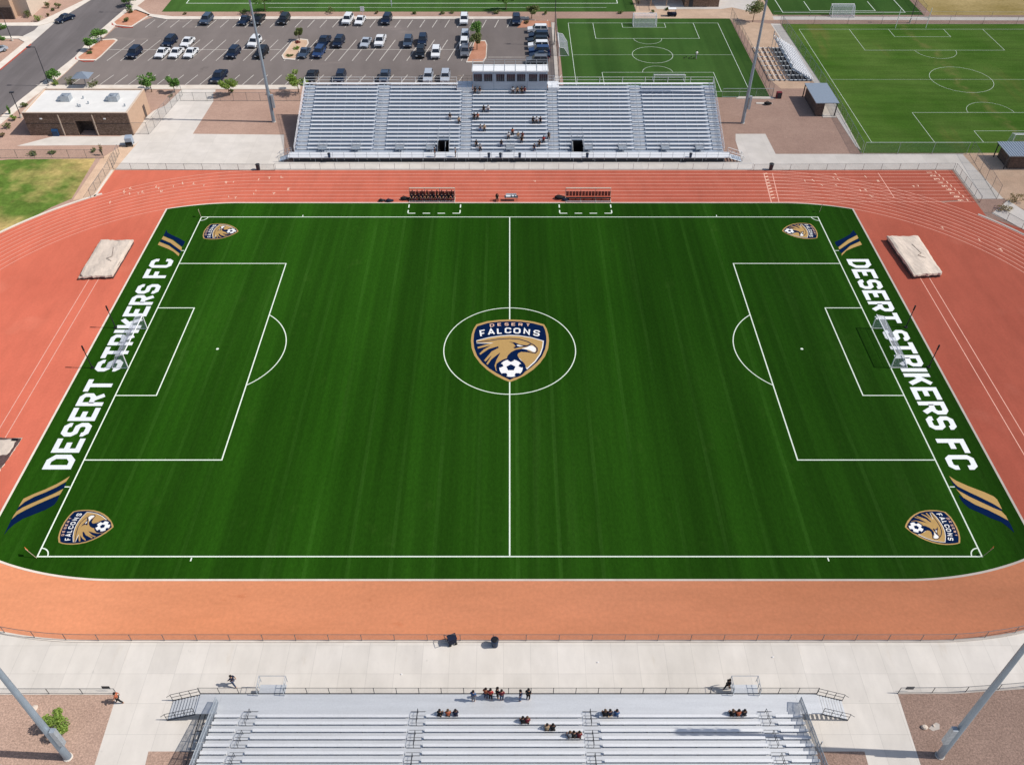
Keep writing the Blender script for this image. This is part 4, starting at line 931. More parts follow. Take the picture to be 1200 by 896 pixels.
# building at top centre
c0, c1_ = P(802,8.5), P(842,8.5); b = empty('service_building', (c0.x, c0.y, 0), 0, 'brown block building at the top edge behind the smaller pitch', 'building')
g = MB(); g.box(0, c1_.x-c0.x, 0, 10, 0, 3.6); g.build('wall', 'block_brown', b); g = MB(); g.box(-.3,c1_.x-c0.x+.3,-.3,10.3,3.61,3.8); g.build('roof', 'stucco_cream', b)
g = MB(); g.box(-8.5,-.31,.5,9,3.5,3.7); g.box(-8.4,-8.2,.6,.8,0,3.49); g.box(-4.5,-4.3,.6,.8,0,3.49); g.build('canopy', 'stucco_tan', b)
g = MB(); g.box(1.0,2.0,-.06,-.002,0,2.2); g.build('door', 'dark_steel', b)
# shelter with a lean-to roof
q = [P(943,98.5,2.7),P(969,98.5,2.7),P(983,119.5,2.9),P(957,122,2.9)]
s0 = (q[0]+q[1]+q[2]+q[3])/4; b = empty('shade_shelter', (s0.x, s0.y, 0), 0, 'small shelter with a grey metal roof beside the big grass field', 'shelter')
g = MB(); qq = [p-Vector((s0.x,s0.y,0)) for p in q]
xs0, xs1 = (qq[0].x+qq[3].x)/2, (qq[1].x+qq[2].x)/2; ys0, ys1 = (qq[2].y+qq[3].y)/2, (qq[0].y+qq[1].y)/2
g.box(xs0, xs1, ys0, ys1, 2.75, 2.9); g.build('roof', 'roof_metal', b)
g = MB(); g.box(xs0+.5, xs0+.7, ys0+.3, ys1-.4, 0, 2.74); g.box(xs0+.71, xs0+1.9, ys0+.3, ys0+.5, 0, 2.74); g.build('wall', 'block_dark', b)
for x, y in ((xs0+.2,ys1-.2),(xs1-.3,ys0+.2),(xs1-.3,ys1-.2)): g = MB(); g.box(x-.09,x+.09,y-.09,y+.09,0,2.74); g.build('post', 'dark_steel', b)
g = MB(); g.box(xs0+1.9, xs1, ys0-.4, ys1, .01, .12); g.build('floor_slab', 'kerb_concrete', b)
# block building at the right edge
q0, q1 = P(1171,198), P(1240,198); b = empty('block_hut', (q0.x+.6, q0.y, 0), 0, 'dark brick hut with a blue-grey ribbed roof at the right edge', 'building')
hw = q1.x-q0.x; g = MB(); g.box(.8, hw, 0, 4.4, 0, 2.6); g.build('wall', 'block_dark', b)
g = MB()
for i in range(24): x = i*(hw+.4)/24; g.box(x, x+(hw+.4)/24-.12, -.5, 4.9, 2.66, 2.80); g.box(x+(hw+.4)/24-.12, x+(hw+.4)/24, -.5, 4.9, 2.66, 2.86)
g.build('roof', 'roof_metal', b); g = MB(); g.box(.05,.2,-.1,.05,0,2.65); g.box(.05,.2,4.3,4.45,0,2.65); g.build('post', 'dark_steel', b)
# ============================================================ GOALS, FLAGS, MATS
def goal(x, y0, y1, s, label, h=2.44, dt=1.1, db=2.2, zb=.05, along='y', r=.075, grp=None, name='football_goal'):
    """mouth on the line x, the net runs towards s; along='x' turns the goal"""
    root = empty(name, (x, (y0+y1)/2, zb) if along == 'y' else ((y0+y1)/2, x, zb), 0 if along == 'y' else R(90), label, 'goal', grp)
    if along == 'x': s = -s
    a, b = (y0-y1)/2, (y1-y0)/2
    for yy in (a, b):
        g = MB(); g.tube((0,yy,0),(0,yy,h),r,8); g.build('goal_post', 'white_steel', root)
    g = MB(); g.tube((0,a-r,h),(0,b+r,h),r,8); g.build('crossbar', 'white_steel', root)
    for yy in (a, b):
        g = MB(); g.path([(0,yy,h-.02),(s*dt,yy,h-.25),(s*db,yy,.06),(0,yy,.05)], .04, 6); g.build('net_stay', 'white_steel', root)
    g = MB(); g.tube((s*db,a,.06),(s*db,b,.06),.04,6); g.tube((s*dt,a,h-.25),(s*dt,b,h-.25),.025,6); g.build('back_bar', 'galvanised', root)
    g = MB(); g.quad((0,a,h),(0,b,h),(s*dt,b,h-.25),(s*dt,a,h-.25)); g.quad((s*dt,a,h-.25),(s*dt,b,h-.25),(s*db,b,.06),(s*db,a,.06))
    for yy in (a, b): g.add([(0,yy,h),(s*dt,yy,h-.25),(s*db,yy,.06),(0,yy,.05)], [(0,1,2,3)])
    g.build('net', 'goal_net', root); return root
gg = 'goals of the main pitch'
goal(-51.3, -3.55, 4.75, -1, 'white goal on the left goal line with its net over the lettering', grp=gg)
goal(51.3, -3.45, 4.85, 1, 'white goal on the right goal line with its net over the lettering', grp=gg)
goal(P(754,28).y, P(741,28).x, P(768,28).x, 1, 'white goal at the far end of the smaller turf pitch', zb=.02, along='x', grp='goals of the far pitches')
goal(P(784,97).y, P(766,97).x, P(802,97).x, -1, 'low white goal standing behind the back rail of the far grandstand', h=1.6, zb=.02, along='x', grp='goals of the far pitches')
goal(P(985,17).y, P(972,17).x, P(998,17).x, 1, 'white goal on the top right turf pitch', zb=.02, along='x', grp='goals of the far pitches')
goal(P(1205,172).y, P(1184,172).x, P(1222,172).x, -1, 'white goal of the big grass field cut by the right edge', zb=.02, along='x', db=1.6, grp='goals of the far pitches')
goal(P(654,56).x, P(0,66).y, P(0,49).y, 1, 'faint white goal on the left edge of the smaller turf pitch', h=2.0, zb=.02, grp='goals of the far pitches')
c = P(1067,33); root = empty('goal_posts', c, 0, 'pair of white upright goal posts at the far end of the big grass field', 'goal')
for x in (-3.6, 3.6): g = MB(); g.tube((x,0,0),(x,0,4.6),.08,8); g.build('goal_post', 'white_steel', root)
g = MB(); g.tube((-3.6,0,2.4),(3.6,0,2.4),.06,8); g.build('crossbar', 'white_steel', root)
for px, py, lb in ((135.5,384,'dark net post behind the left goal, the farther one'),(108.3,431,'dark net post behind the left goal, the nearer one'),(1061.5,383.5,'dark net post behind the right goal, the farther one'),(1088.3,430,'dark net post behind the right goal, the nearer one')):
    g = MB(); s = -1 if px < 600 else 1; g.tube((0,0,0),(s*.12,.0,3.9),.075,8,.05); g.tube((0,0,0),(0,0,.1),.25,8); g.tube((s*.10,0,3.1),(s*.12,0,3.9),.11,8)
    tag(g.build('net_post', 'black_paint', loc=P(px, py, .05)), lb, 'post', 'dark net posts behind the goals')
def corner_flag(px, py, lean, label, cloth='orange_cloth'):
    r = empty('corner_flag', P(px, py, .05), 0, label, 'corner flag', 'corner flags of the main pitch')
    g = MB(); g.tube((0,0,0),(lean*.75,.15,1.45),.03,6); g.build('pole', 'beige_wood', r)
    g = MB(); q = Vector((lean*.75,.15,1.45)); p = Vector((lean*.55,.1,.98)); d = Vector((lean*.22,.28,-.05))
    g.add([q,p,p+d,q+d*1.1,q+Vector((0,.015,0)),p+Vector((0,.015,0)),p+d+Vector((0,.015,0)),q+d*1.1+Vector((0,.015,0))],[(0,1,2,3),(7,6,5,4),(0,4,5,1),(1,5,6,2),(2,6,7,3),(3,7,4,0)]); g.build('flag', cloth, r)
corner_flag(43,653.5,-1,'corner flag with a torn orange cloth at the nearest left corner')
corner_flag(1150.5,652.5,1,'corner flag with a red-orange cloth at the nearest right corner')
corner_flag(236,255,-.3,'pale corner flag at the farthest left corner','beige_wood')
corner_flag(960,249,.3,'small orange flag at the farthest right corner')
def pad(name, pts, h, label, cat, seed=1, grp=None, mat='cover_tarp', under='foam_brown'):
    """a covered landing mat: a subdivided sagging top with an uneven hem"""
    random.seed(seed); q = [Vector((p.x, p.y, 0)) for p in G(pts, 0)]; c = sum(q, Vector())/4
    q = [p-c for p in q]; n_ = 14; g = MB(); V = []
    for j in range(n_+1):
        for i in range(n_+1):
            u, v = i/n_, j/n_; p = (q[0]*(1-u)+q[1]*u)*(1-v)+(q[3]*(1-u)+q[2]*u)*v
            e = min(u, 1-u, v, 1-v); edge = e == 0
            z = h+random.uniform(-.025,.025)+.05*sin(u*9+v*4)+.04*sin(v*11-u*3)-(.10 if edge else 0)
            p = p*(1+(random.uniform(-.012,.02) if edge else 0)); V.append((p.x, p.y, z))
    F = [(j*(n_+1)+i, j*(n_+1)+i+1, (j+1)*(n_+1)+i+1, (j+1)*(n_+1)+i) for j in range(n_) for i in range(n_)]
    ring = [i for i in range(n_+1)]+[(j*(n_+1)+n_) for j in range(1, n_+1)]+[n_*(n_+1)+i for i in range(n_-1, -1, -1)]+[j*(n_+1) for j in range(n_-1, 0, -1)]
    o = len(V)
    for k in ring: x, y, z = V[k]; V.append((x*1.01, y*1.01, h*.55+random.uniform(-.1,.08)))
    m_ = len(ring); F += [(ring[k], o+k, o+(k+1) % m_, ring[(k+1) % m_]) for k in range(m_)]
    root = empty(name, (c.x, c.y, .02), 0, label, cat, grp)
    g.add(V, F); co = g.build('cover', mat, root, smooth=False)
    g = MB(); g.prism([(p.x*.985, p.y*.985) for p in q], 0, h*.8); g.build('foam_block', under, root)
    g = MB(); g.path([(q[0].x*.0+.3, q[0].y*.5, h+.09),(.9,0,h+.08),(.2,-.5,h+.08),(1.2,-1.2,h+.08)], .03, 4); g.build('strap', 'foam_brown', root)
    return root
gj = 'covered landing mats beside the track run-ups'
pad('landing_mat', [(120,285),(157.5,285),(133,327),(94,328)], .75, 'cream tarp covering a landing mat on the red area left of the pitch', 'landing mat', 1, gj)
pad('landing_mat', [(1038,282),(1074,281.5),(1102,325),(1069,327)], .95, 'cream tarp over a dark-sided landing mat on the red area right of the pitch', 'landing mat', 2, gj)
pad('landing_mat', [(-40,512),(26,514),(0,552),(-75,560)], .14, 'pale cover partly cut by the left edge of the picture', 'landing mat', 3, gj)
g = MB(); c = P(22,515); g.box(-.35,.35,-.15,.15,.14,.26); tag(g.build('sandbag','black_paint',loc=c+Vector((-.3,-.2,.06))), 'small black bag on the pale cover at the left edge', 'bag')
# ============================================================ PEOPLE
def skin(V, E, rad, mat, name, root=0, sub=1):
    me = bpy.data.meshes.new(name); me.from_pydata(V, E, []); o = bpy.data.objects.new(name, me); COL.objects.link(o)
    md = o.modifiers.new('s', 'SKIN'); 
    for i, r in enumerate(rad):
        rr = r if isinstance(r, tuple) else (r, r); me.skin_vertices[0].data[i].radius = rr; me.skin_vertices[0].data[i].use_root = (i == root)
    if sub: sd = o.modifiers.new('u', 'SUBSURF'); sd.levels = sub; sd.render_levels = sub
    dg = bpy.context.evaluated_depsgraph_get(); m2 = bpy.data.meshes.new_from_object(o.evaluated_get(dg)); m2.name = name
    bpy.data.objects.remove(o); m2.materials.clear(); m2.materials.append(M[mat])
    for p in m2.polygons: p.use_smooth = True
    return m2
def figure(pose):
    """skeleton points; pelvis at origin height, x = right, +y = facing"""
    if pose == 'sit':
        hip = .12; J = dict(pel=(0,0,hip), waist=(0,.02,hip+.2), chest=(0,.07,hip+.42), neck=(0,.1,hip+.56), head=(0,.14,hip+.68), crown=(0,.13,hip+.80))
        for s, k in ((-1,'l'),(1,'r')):
            J.update({k+'sh':(s*.17,.08,hip+.49), k+'el':(s*.24,.16,hip+.24), k+'wr':(s*.15,.36,hip+.12), k+'ha':(s*.12,.43,hip+.12),
                      k+'hp':(s*.09,.03,hip), k+'kn':(s*.13,.44,hip+.02), k+'an':(s*.12,.48,hip-.42), k+'to':(s*.13,.64,hip-.46)})
    else:
        a = .16 if pose == 'walk' else .0; hip = .92; J = dict(pel=(0,0,hip), waist=(0,0,hip+.2), chest=(0,.01,hip+.42), neck=(0,.02,hip+.57), head=(0,.05,hip+.69), crown=(0,.04,hip+.81))
        for s, k in ((-1,'l'),(1,'r')):
            f = s*a; J.update({k+'sh':(s*.18,0,hip+.5), k+'el':(s*.25,-f,hip+.22), k+'wr':(s*.24,.1-f*1.6,hip-.01), k+'ha':(s*.23,.12-f*1.8,hip-.1),
                      k+'hp':(s*.09,0,hip-.02), k+'kn':(s*.1,.03+f,hip-.45), k+'an':(s*.1,f*1.9-.03,.08), k+'to':(s*.11,f*1.9+.15,.04)})
    return J
def chain(J, names, edges, radii): return [J[n_] for n_ in names], edges, radii
PM = {}
def person_meshes(pose):
    if pose in PM: return PM[pose]
    J = figure(pose); n_ = ['pel','waist','chest','neck','head','crown']; V = [J[k] for k in n_]; E = [(i,i+1) for i in range(5)]; r = [.125,.115,.13,.055,.095,.06]
    for k in 'lr':
        b_ = len(V); V += [J[k+x] for x in ('sh','el','wr','ha')]; E += [(2,b_),(b_,b_+1),(b_+1,b_+2),(b_+2,b_+3)]; r += [.06,.045,.034,.03]
        b_ = len(V); V += [J[k+x] for x in ('hp','kn','an','to')]; E += [(0,b_),(b_,b_+1),(b_+1,b_+2),(b_+2,b_+3)]; r += [.09,.062,.045,.035]
    body = skin(V, E, r, 'cloth_skin', 'body')
    V = [J['waist'],J['chest'],J['neck']]; V[2] = tuple(Vector(V[1])*.35+Vector(V[2])*.65); V.insert(0, tuple(Vector(J['pel'])+Vector((0,0,.04)))); E = [(0,1),(1,2),(2,3)]; r = [.145,.14,.155,.085]
    for k in 'lr': b_ = len(V); V += [J[k+'sh'], tuple(Vector(J[k+'sh'])*.25+Vector(J[k+'el'])*.75)]; E += [(2,b_),(b_,b_+1)]; r += [.08,.068]
    shirt = skin(V, E, r, 'cloth_navy', 'shirt')
    V = [tuple(Vector(J['pel'])+Vector((0,0,.03)))]; E = []; r = [.14]
    for k in 'lr': b_ = len(V); V += [J[k+'hp'],J[k+'kn'],tuple(Vector(J[k+'kn'])*.2+Vector(J[k+'an'])*.8)]; E += [(0,b_),(b_,b_+1),(b_+1,b_+2)]; r += [.105,.08,.06]
    tr = skin(V, E, r, 'cloth_black', 'trousers')
    h = MB(); hd = J['head']; h.ball((hd[0], hd[1]-.025, hd[2]+.045), .125, .95, 1.0, 1.0, 10); hair = h.mesh('hair', 'cloth_hair')
    PM[pose] = (body, shirt, tr, hair); return PM[pose]
def setmat(o, m_): o.material_slots[0].link = 'OBJECT'; o.material_slots[0].material = M[m_]
def person(loc, rz, pose, label, shirt='navy', trousers='black', hair='hair', skn='skin', group=None, sc_=1.1, base=None):
    mm = person_meshes(pose); o = bpy.data.objects.new('person', mm[0]); COL.objects.link(o); o.location = loc; o.rotation_euler = (0,0,rz); o.scale = (sc_,)*3
    setmat(o, 'cloth_'+skn); tag(o, label, 'person', group)
    for me, nm, m_ in ((mm[1],'shirt','cloth_'+shirt),(mm[2],'trousers','cloth_'+trousers),(mm[3],'hair','cloth_'+hair)):
        c = bpy.data.objects.new(nm, me); COL.objects.link(c); c.parent = o; setmat(c, m_)
    return o
SP = 'spectators on the far grandstand'
FAR = [ # px, py, shirt, trousers, label
 (557,104,'black','black','dark-clothed person just below the left end of the press box'), (562.5,103,'black','grey','dark-clothed person with grey trousers below the left windows of the press box'),
 (601,104.5,'white','black','white-shirted person, first of the four below the press box windows'), (606,103.2,'tan','black','tan-shirted person among the four below the press box'),
 (611,103.5,'black','black','black-shirted person among the four below the press box'), (615,104.2,'maroon','jeans','maroon-shirted person at the right end of the four below the press box'),
 (567,127,'black','black','black-shirted person beside a white-shirted one high in the centre section'), (572,126.5,'white','jeans','white-shirted person with jeans high in the centre section'),
 (527.5,134,'black','grey','lone dark person in the section left of the centre one, the higher of the two'), (537.5,142,'tan','black','tan-shirted person beside the left centre aisle'),
 (556,134,'black','black','black-shirted person sharing a bench beside the left centre aisle'), (560,134,'orange','black','orange-shirted person on the bench beside the left centre aisle'),
 (563,150,'grey','blue','grey-shirted person left of a tan-shirted one, midway up the centre section'), (567.5,148,'tan','black','tan-shirted person midway up the left of the centre section'),
 (624.5,142,'black','black','black-shirted person at the left of three on the right of the centre section'), (629,140,'white','black','white-shirted person in the middle of three on the right of the centre section'), (633.5,140.5,'navy','black','navy-shirted person at the right of three on the right of the centre section'),
 (596,157,'white','black','white-shirted person low in the middle of the centre section'), (600.5,155,'orange','black','orange-shirted person low in the middle of the centre section'), (607,159,'tan','grey','tan-shirted person low in the centre section between two pairs'), (612.5,158,'maroon','black','maroon-shirted person low in the centre section at the right of the group'),
 (611.5,163,'black','black','black-clothed person just in front of the low centre group'), (587.5,165.5,'black','jeans','black-shirted person alone in front of the low centre group'),
 (558,169,'black','black','black-clothed person low beside the left centre aisle'), (562.5,170,'grey','black','grey-shirted person low beside the left centre aisle'),
 (632,165,'black','black','black-shirted person left of the bright red shirt near the right centre aisle'), (637,162,'red','black','person in a bright red shirt near the right centre aisle'), (643,158.5,'black','black','black-shirted person right of the bright red shirt at the aisle'),
 (626,174.5,'navy','jeans','navy-shirted person on the lowest bench near the right centre aisle')]
for i, (px, py, sh, tr, lb) in enumerate(FAR):
    q = far_seat(px, py); q.z -= .12
    person(q, pi+(i % 5-2)*.12, 'sit', lb, sh, tr, ('hair','hair2')[i % 3 == 1], ('skin','skin2')[i % 4 == 2], SP)
for px, py, sh, lb in ((510,184,'black','dark person standing on the walkway left of the left tunnel'),(534,184,'grey','grey-shirted person standing on the walkway by the left centre aisle')):
    q = P(px, py, FZ); person((q.x, q.y, FZ+.01), pi/2, 'stand', lb, sh, 'black', group=SP)
NS = 'spectators at the near grandstand'
NEAR_SIT = [(515,838,'black','black','black-shirted person at the left of three seated on the front bench left of the middle'),(525,838,'orange','black','orange-shirted person in the middle of three on the front bench left of the middle'),(534,838,'navy','jeans','navy-shirted person at the right of three on the front bench left of the middle'),
 (613,843,'black','black','lone black-shirted person leaning on the front bench near the middle aisle'),(617.5,842,'maroon','black','maroon-shirted person beside the lone black shirt near the middle'),
 (641,856,'tan','black','tan-shirted person on the left of the pair on the third bench'),(648,856,'black','black','black-shirted person on the right of the pair on the third bench'),
 (668,862,'grey','black','grey-shirted person in the lower group beside the aisle'),(678,858,'maroon','black','dark red-shirted person beside the aisle in the lower group'),(672,863,'black','black','black-shirted person between the grey and dark red shirts beside the aisle'),
 (709,838,'black','black','black-shirted person right of the middle aisle on the front bench'),(715,838,'navy','tan','navy-shirted person in the middle right of the aisle on the front bench'),(722,835,'blue','blue','blue-shirted person with blue trousers right of the middle aisle'),
 (858,838,'black','black','black-shirted person at the left of the trio near the right end aisle'),(865,837,'orange','black','orange-shirted person in the middle of the trio near the right end aisle'),(872,837,'black','grey','black-shirted person with grey trousers at the right of the trio near the right end aisle')]
for i, (px, py, sh, tr, lb) in enumerate(NEAR_SIT):
    q = near_seat(px, py); q.z -= .12
    person(q, (i % 4-1.5)*.15, 'sit', lb, sh, tr, ('hair','hair2')[i % 3 == 1], ('skin','skin2')[i % 4 == 2], NS)
NEAR_STAND = [(555,819,'blue','grey','blue-shirted person standing alone on the near walkway left of the group','stand'),(569.5,816,'orange','jeans','orange-shirted person at the left of the group by the near railing','stand'),(575,817,'red','black','red-shirted person in the group by the near railing','stand'),
 (583,815,'black','black','tall black-shirted person in the group by the near railing','stand'),(588,818,'maroon','jeans','maroon-shirted person at the right of the group by the near railing','stand'),(610,818,'navy','blue','navy-shirted person of the pair by the near railing','stand'),(619,817,'black','black','black-shirted person of the pair by the near railing','stand')]
for px, py, sh, tr, lb, po in NEAR_STAND:
    q = P(px, py+2, NZ); person((q.x, min(q.y, NYF-.35), NZ+.005), random.uniform(-1.5,1.5), po, lb, sh, tr, group=NS)
q = P(141,823); person((q.x,q.y,.02), R(100), 'walk', 'person in an orange-red shirt walking past the end of the left foreground fence', 'orange', 'black', group=NS)
q = P(275,803); person((q.x,q.y,.02), R(60), 'walk', 'person in navy standing on the pavement outside the near railing on the left', 'navy', 'jeans', group=NS)
q = P(852,811, 0); person((q.x,q.y+.3,.02), R(-60), 'walk', 'dark-clothed person at the right landing of the near grandstand', 'black', 'black', group=NS)
q = P(815.5,69.5); person((q.x,q.y,.03), R(30), 'walk', 'person in white training on the smaller turf pitch', 'white', 'grey')
q = P(808,68.5); g = MB()
for k in range(5): g.tube((k*.55-1.2, (k % 2)*.5, 0), (k*.55-1.2, (k % 2)*.5, .28), .16, 8, .04)
tag(g.build('training_cones', 'black_paint', loc=(q.x, q.y, .02)), 'dark patch of small training cones on the smaller turf pitch', 'cones')
# ============================================================ BENCHES BY THE TRACK
def team_bench(px0, px1, py, label, crowded):
    a, b = P(px0, py).x, P(px1, py).x; y = PY(py); w = b-a; r = empty('team_bench', ((a+b)/2, y, .02), 0, label, 'team bench', 'team benches at the edge of the far track')
    g = MB(); g.box(-w/2, w/2, -.1, .35, .40, .46); 
    for i in range(6): x = -w/2+.15+(w-.3)*i/5; g.box(x-.04, x+.04, -.05, .3, 0, .40)
    g.build('seat', 'black_paint', r)
    g = MB(); n_ = 14
    for i in range(n_):
        x = -w/2+w*(i+.5)/n_; g.box(x-w/n_*.42, x+w/n_*.42, .44, .50, .60, 1.5)
    g.build('backrest', 'seat_red', r)
    g = MB(); g.tube((-w/2,.9,1.85),(w/2,.9,1.85),.09,6); g.tube((-w/2,.9,.05),(w/2,.9,.05),.05,6)
    for i in range(4): x = -w/2+w*i/3; g.tube((x,.9,0),(x,.9,1.85),.05,6); g.tube((x,.9,.05),(x,-.9,.05),.05,6)
    g.tube((-w/2,-.9,.05),(w/2,-.9,.05),.04,6); g.build('frame', 'cover_tarp', r)
    g = MB(); g.box(-w/2, w/2, -.55, -.35, .06, .12); g.build('foot_rail', 'galvanised', r)
    return r, a, b, y
team_bench(480,533,235,'team bench on the far track edge crowded with seated players in dark kit', 1)
_, a, b, y = team_bench(663,715.5,235,'empty team bench with dark red seat backs on the far track edge', 0)
a, b, y = P(480,235).x, P(533,235).x, PY(235)
ordn = ['leftmost','second from the left','third from the left','fourth from the left','fifth from the left','sixth from the left','sixth from the right','fifth from the right','fourth from the right','third from the right','second from the right','rightmost']
for i in range(12):
    person((a+.35+(b-a-.7)*i/11, y+.12, .40), pi+random.uniform(-.3,.3), 'sit', 'player in dark kit seated on the crowded team bench, '+ordn[i], ('navy','black','navy')[i % 3], ('black','navy')[i % 2], ('hair','hair2')[i % 3 == 1], ('skin','skin2')[i % 4 == 2], 'players on the crowded team bench')
for i in range(9):
    person((a+.5+(b-a-1.0)*i/8, y+.68, .03), pi+random.uniform(-.5,.5), 'stand', 'player in dark kit standing behind the crowded team bench, '+ordn[i if i < 5 else i+3], ('navy','black','black')[i % 3], ('black','navy')[i % 2], ('hair','hair2')[i % 3 == 1], ('skin','skin2')[i % 4 == 2], 'players on the crowded team bench', .93)
def bag(px, py, s, label, m_='black_paint', z=.02):
    g = MB(); g.ball((0,0,.22*s),.36*s,1.5,.9,.62,12); g.ball((.45*s,.1,.16*s),.25*s,1.2,.9,.6,10); g.path([(-.35*s,0,.3*s),(-.1*s,0,.62*s),(.25*s,0,.35*s)],.03,5)
    tag(g.build('kit_bag', m_, loc=P(px, py, z), smooth=True), label, 'bag', 'kit bags beside the track')
bag(447,236,1.0,'flat dark bag lying left of the crowded team bench, the outer one'); bag(456,236.3,1.1,'flat dark bag left of the crowded team bench, the middle of three','cloth_navy')
bag(474,234,1.3,'black bag heaped against the left end of the crowded team bench','cloth_black'); bag(655,233,1.5,'black bag heaped against the left end of the empty team bench','cloth_black'); bag(662,235,1.0,'small dark bag under the left end of the empty team bench','cloth_navy')
c = P(599,236); r = empty('scorers_table', (c.x, c.y+.3, .02), 0, 'small table with pale equipment on it at the far edge of the track', 'table')
g = MB(); g.box(-1.15,1.15,-.4,.4,.70,.74); g.build('tabletop', 'dark_steel', r)
for x, yy in ((-1,-.3),(1,-.3),(-1,.3),(1,.3)): g = MB(); g.tube((x,yy,0),(x,yy,.70),.03,6); g.build('leg', 'dark_steel', r)
g = MB(); g.box(-.9,-.1,-.2,.25,.745,.86); g.box(.1,.5,-.2,.15,.745,.95); g.box(-.9,.9,.28,.33,.745,1.15); g.ball((.75,0,.86),.12,n=8); tag(g.build('scoring_equipment', 'aluminium_seat', loc=(c.x, c.y+.3, .02)), 'pale scoring equipment lying on the small table by the track', 'equipment')
c = P(582.5,236); r = empty('folding_chair', (c.x, c.y+.3, .02), 0, 'dark folding chair left of the small table by the track', 'chair')
g = MB(); g.box(-.25,.25,-.25,.25,.42,.47); g.build('seat','black_paint',r); g = MB(); g.box(-.25,.25,.25,.29,.5,1.0); g.build('backrest','black_paint',r)
for x in (-.22,.22): 
    for yy in (-.22,.22): g = MB(); g.tube((x,yy,0),(x,yy,.42),.025,6); g.build('leg','dark_steel',r)
person((c.x, c.y+.32, .36), pi, 'sit', 'dark-clothed person on the folding chair by the track', 'black', 'black')
# bins and boxes
def bin_(px, py, z, label, m_='blue_plastic', s=1.0, grp='bins on and around the grandstands'):
    r = empty('rubbish_bin', P(px, py, z), 0, label, 'bin', grp); r.scale = (s,)*3
    g = MB(); g.tube((0,0,0),(0,0,.95),.27,14,.34); g.tube((0,0,.93),(0,0,1.0),.37,14); g.build('barrel', m_, r)
    g = MB(); g.tube((0,0,1.0),(0,0,1.06),.33,14,.25); g.build('lid', 'black_paint', r)
for px, lb in ((386,'blue bin on the far walkway near the left end of the grandstand'),(573,'dark bin on the far walkway just left of the centre'),(586.5,'blue bin on the far walkway at the centre'),(609,'blue bin on the far walkway right of the centre'),(688,'small dark bin on the far walkway right of the right tunnel'),(809,'blue bin on the far walkway near the right end of the grandstand')):
    bin_(px, 184.5, FZ+.01, lb, s=.8)
bin_(580,756,.02,'large dark blue bin standing on the near pavement by the fence', 'blue_plastic', 1.1)
bin_(303,199,.02,'dark bin by the fence left of the far grandstand', 'grey_bin' if 'grey_bin' in M else 'dark_steel', 1.1); bin_(903,199,.02,'dark bin by the fence right of the far grandstand','dark_steel',1.2)
q = P(530,753); r = empty('wheeled_cart', q, R(20), 'small dark blue wheeled cart against the near fence', 'cart')
g = MB(); g.box(-.4,.4,-.3,.3,.3,1.05); g.box(-.45,.45,-.35,.35,1.05,1.12); g.build('body','cloth_navy',r); g = MB(); g.path([(-.4,-.3,1.1),(-.7,-.4,1.3),(-.7,.4,1.3),(-.4,.3,1.1)],.03,6); g.build('handle','dark_steel',r)
for x in (-.3,.3):
    for yy in (-.32,.32): g = MB(); g.tube((x,yy-.03,.15),(x,yy+.03,.15),.15,10); g.build('wheel','rubber',r)
q = P(67,158.5); r = empty('drop_box', q, 0, 'blue steel box against the front wall of the white-roofed building', 'box')
g = MB(); g.box(-.55,.55,-.5,.1,0,1.0); g.build('body','sign_blue',r); g = MB(); g.add([(-.6,-.55,1.0),(.6,-.55,1.0),(.6,.12,1.0),(-.6,.12,1.0),(-.6,-.2,1.35),(.6,-.2,1.35),(.6,.12,1.35),(-.6,.12,1.35)],[(0,3,2,1),(4,5,6,7),(0,1,5,4),(1,2,6,5),(2,3,7,6),(3,0,4,7)]); g.build('lid','sign_blue',r)
q = P(153,170); r = empty('equipment_trolley', q, R(10), 'white-grey equipment trolley at the corner of the white-roofed building', 'trolley')
g = MB(); g.box(-.6,.6,-.8,.8,.35,1.7); g.build('cabinet','aluminium_deck',r); g = MB(); g.box(-.62,.62,-.86,-.81,.4,1.0); g.build('door','black_paint',r)
for x in (-.5,.5):
    for yy in (-.7,.7): g = MB(); g.tube((x-.06,yy,.18),(x+.06,yy,.18),.18,10); g.build('wheel','rubber',r)
q = P(912,115); r = empty('storage_cabinet', q, 0, 'small dark maroon cabinet at the corner of the smaller turf pitch', 'cabinet')
g = MB(); g.box(-.5,.5,-.4,.4,0,1.3); g.build('body','cloth_maroon',r); g = MB(); g.box(-.42,.42,-.44,-.405,.1,1.2); g.build('door','dark_steel',r)
q = P(899,122.5); bag(899,122.5,1.3,'black bag on the kerb below the smaller turf pitch','cloth_black',.1)

random.seed(21)
for i, (px, py, lb) in enumerate(((470,790,'small crumpled paper cup lying on the near pavement left of centre'),(905,770,'small white paper cup lying on the near pavement at the right'),(700,776,'pale paper cup lying on the near pavement right of the centre'))):
    g = MB(); g.tube((0,0,.06),(.14,.05,.08),.06,7,.045); tag(g.build('paper_cup','white_steel',loc=P(px,py,.012)), lb, 'paper cup')
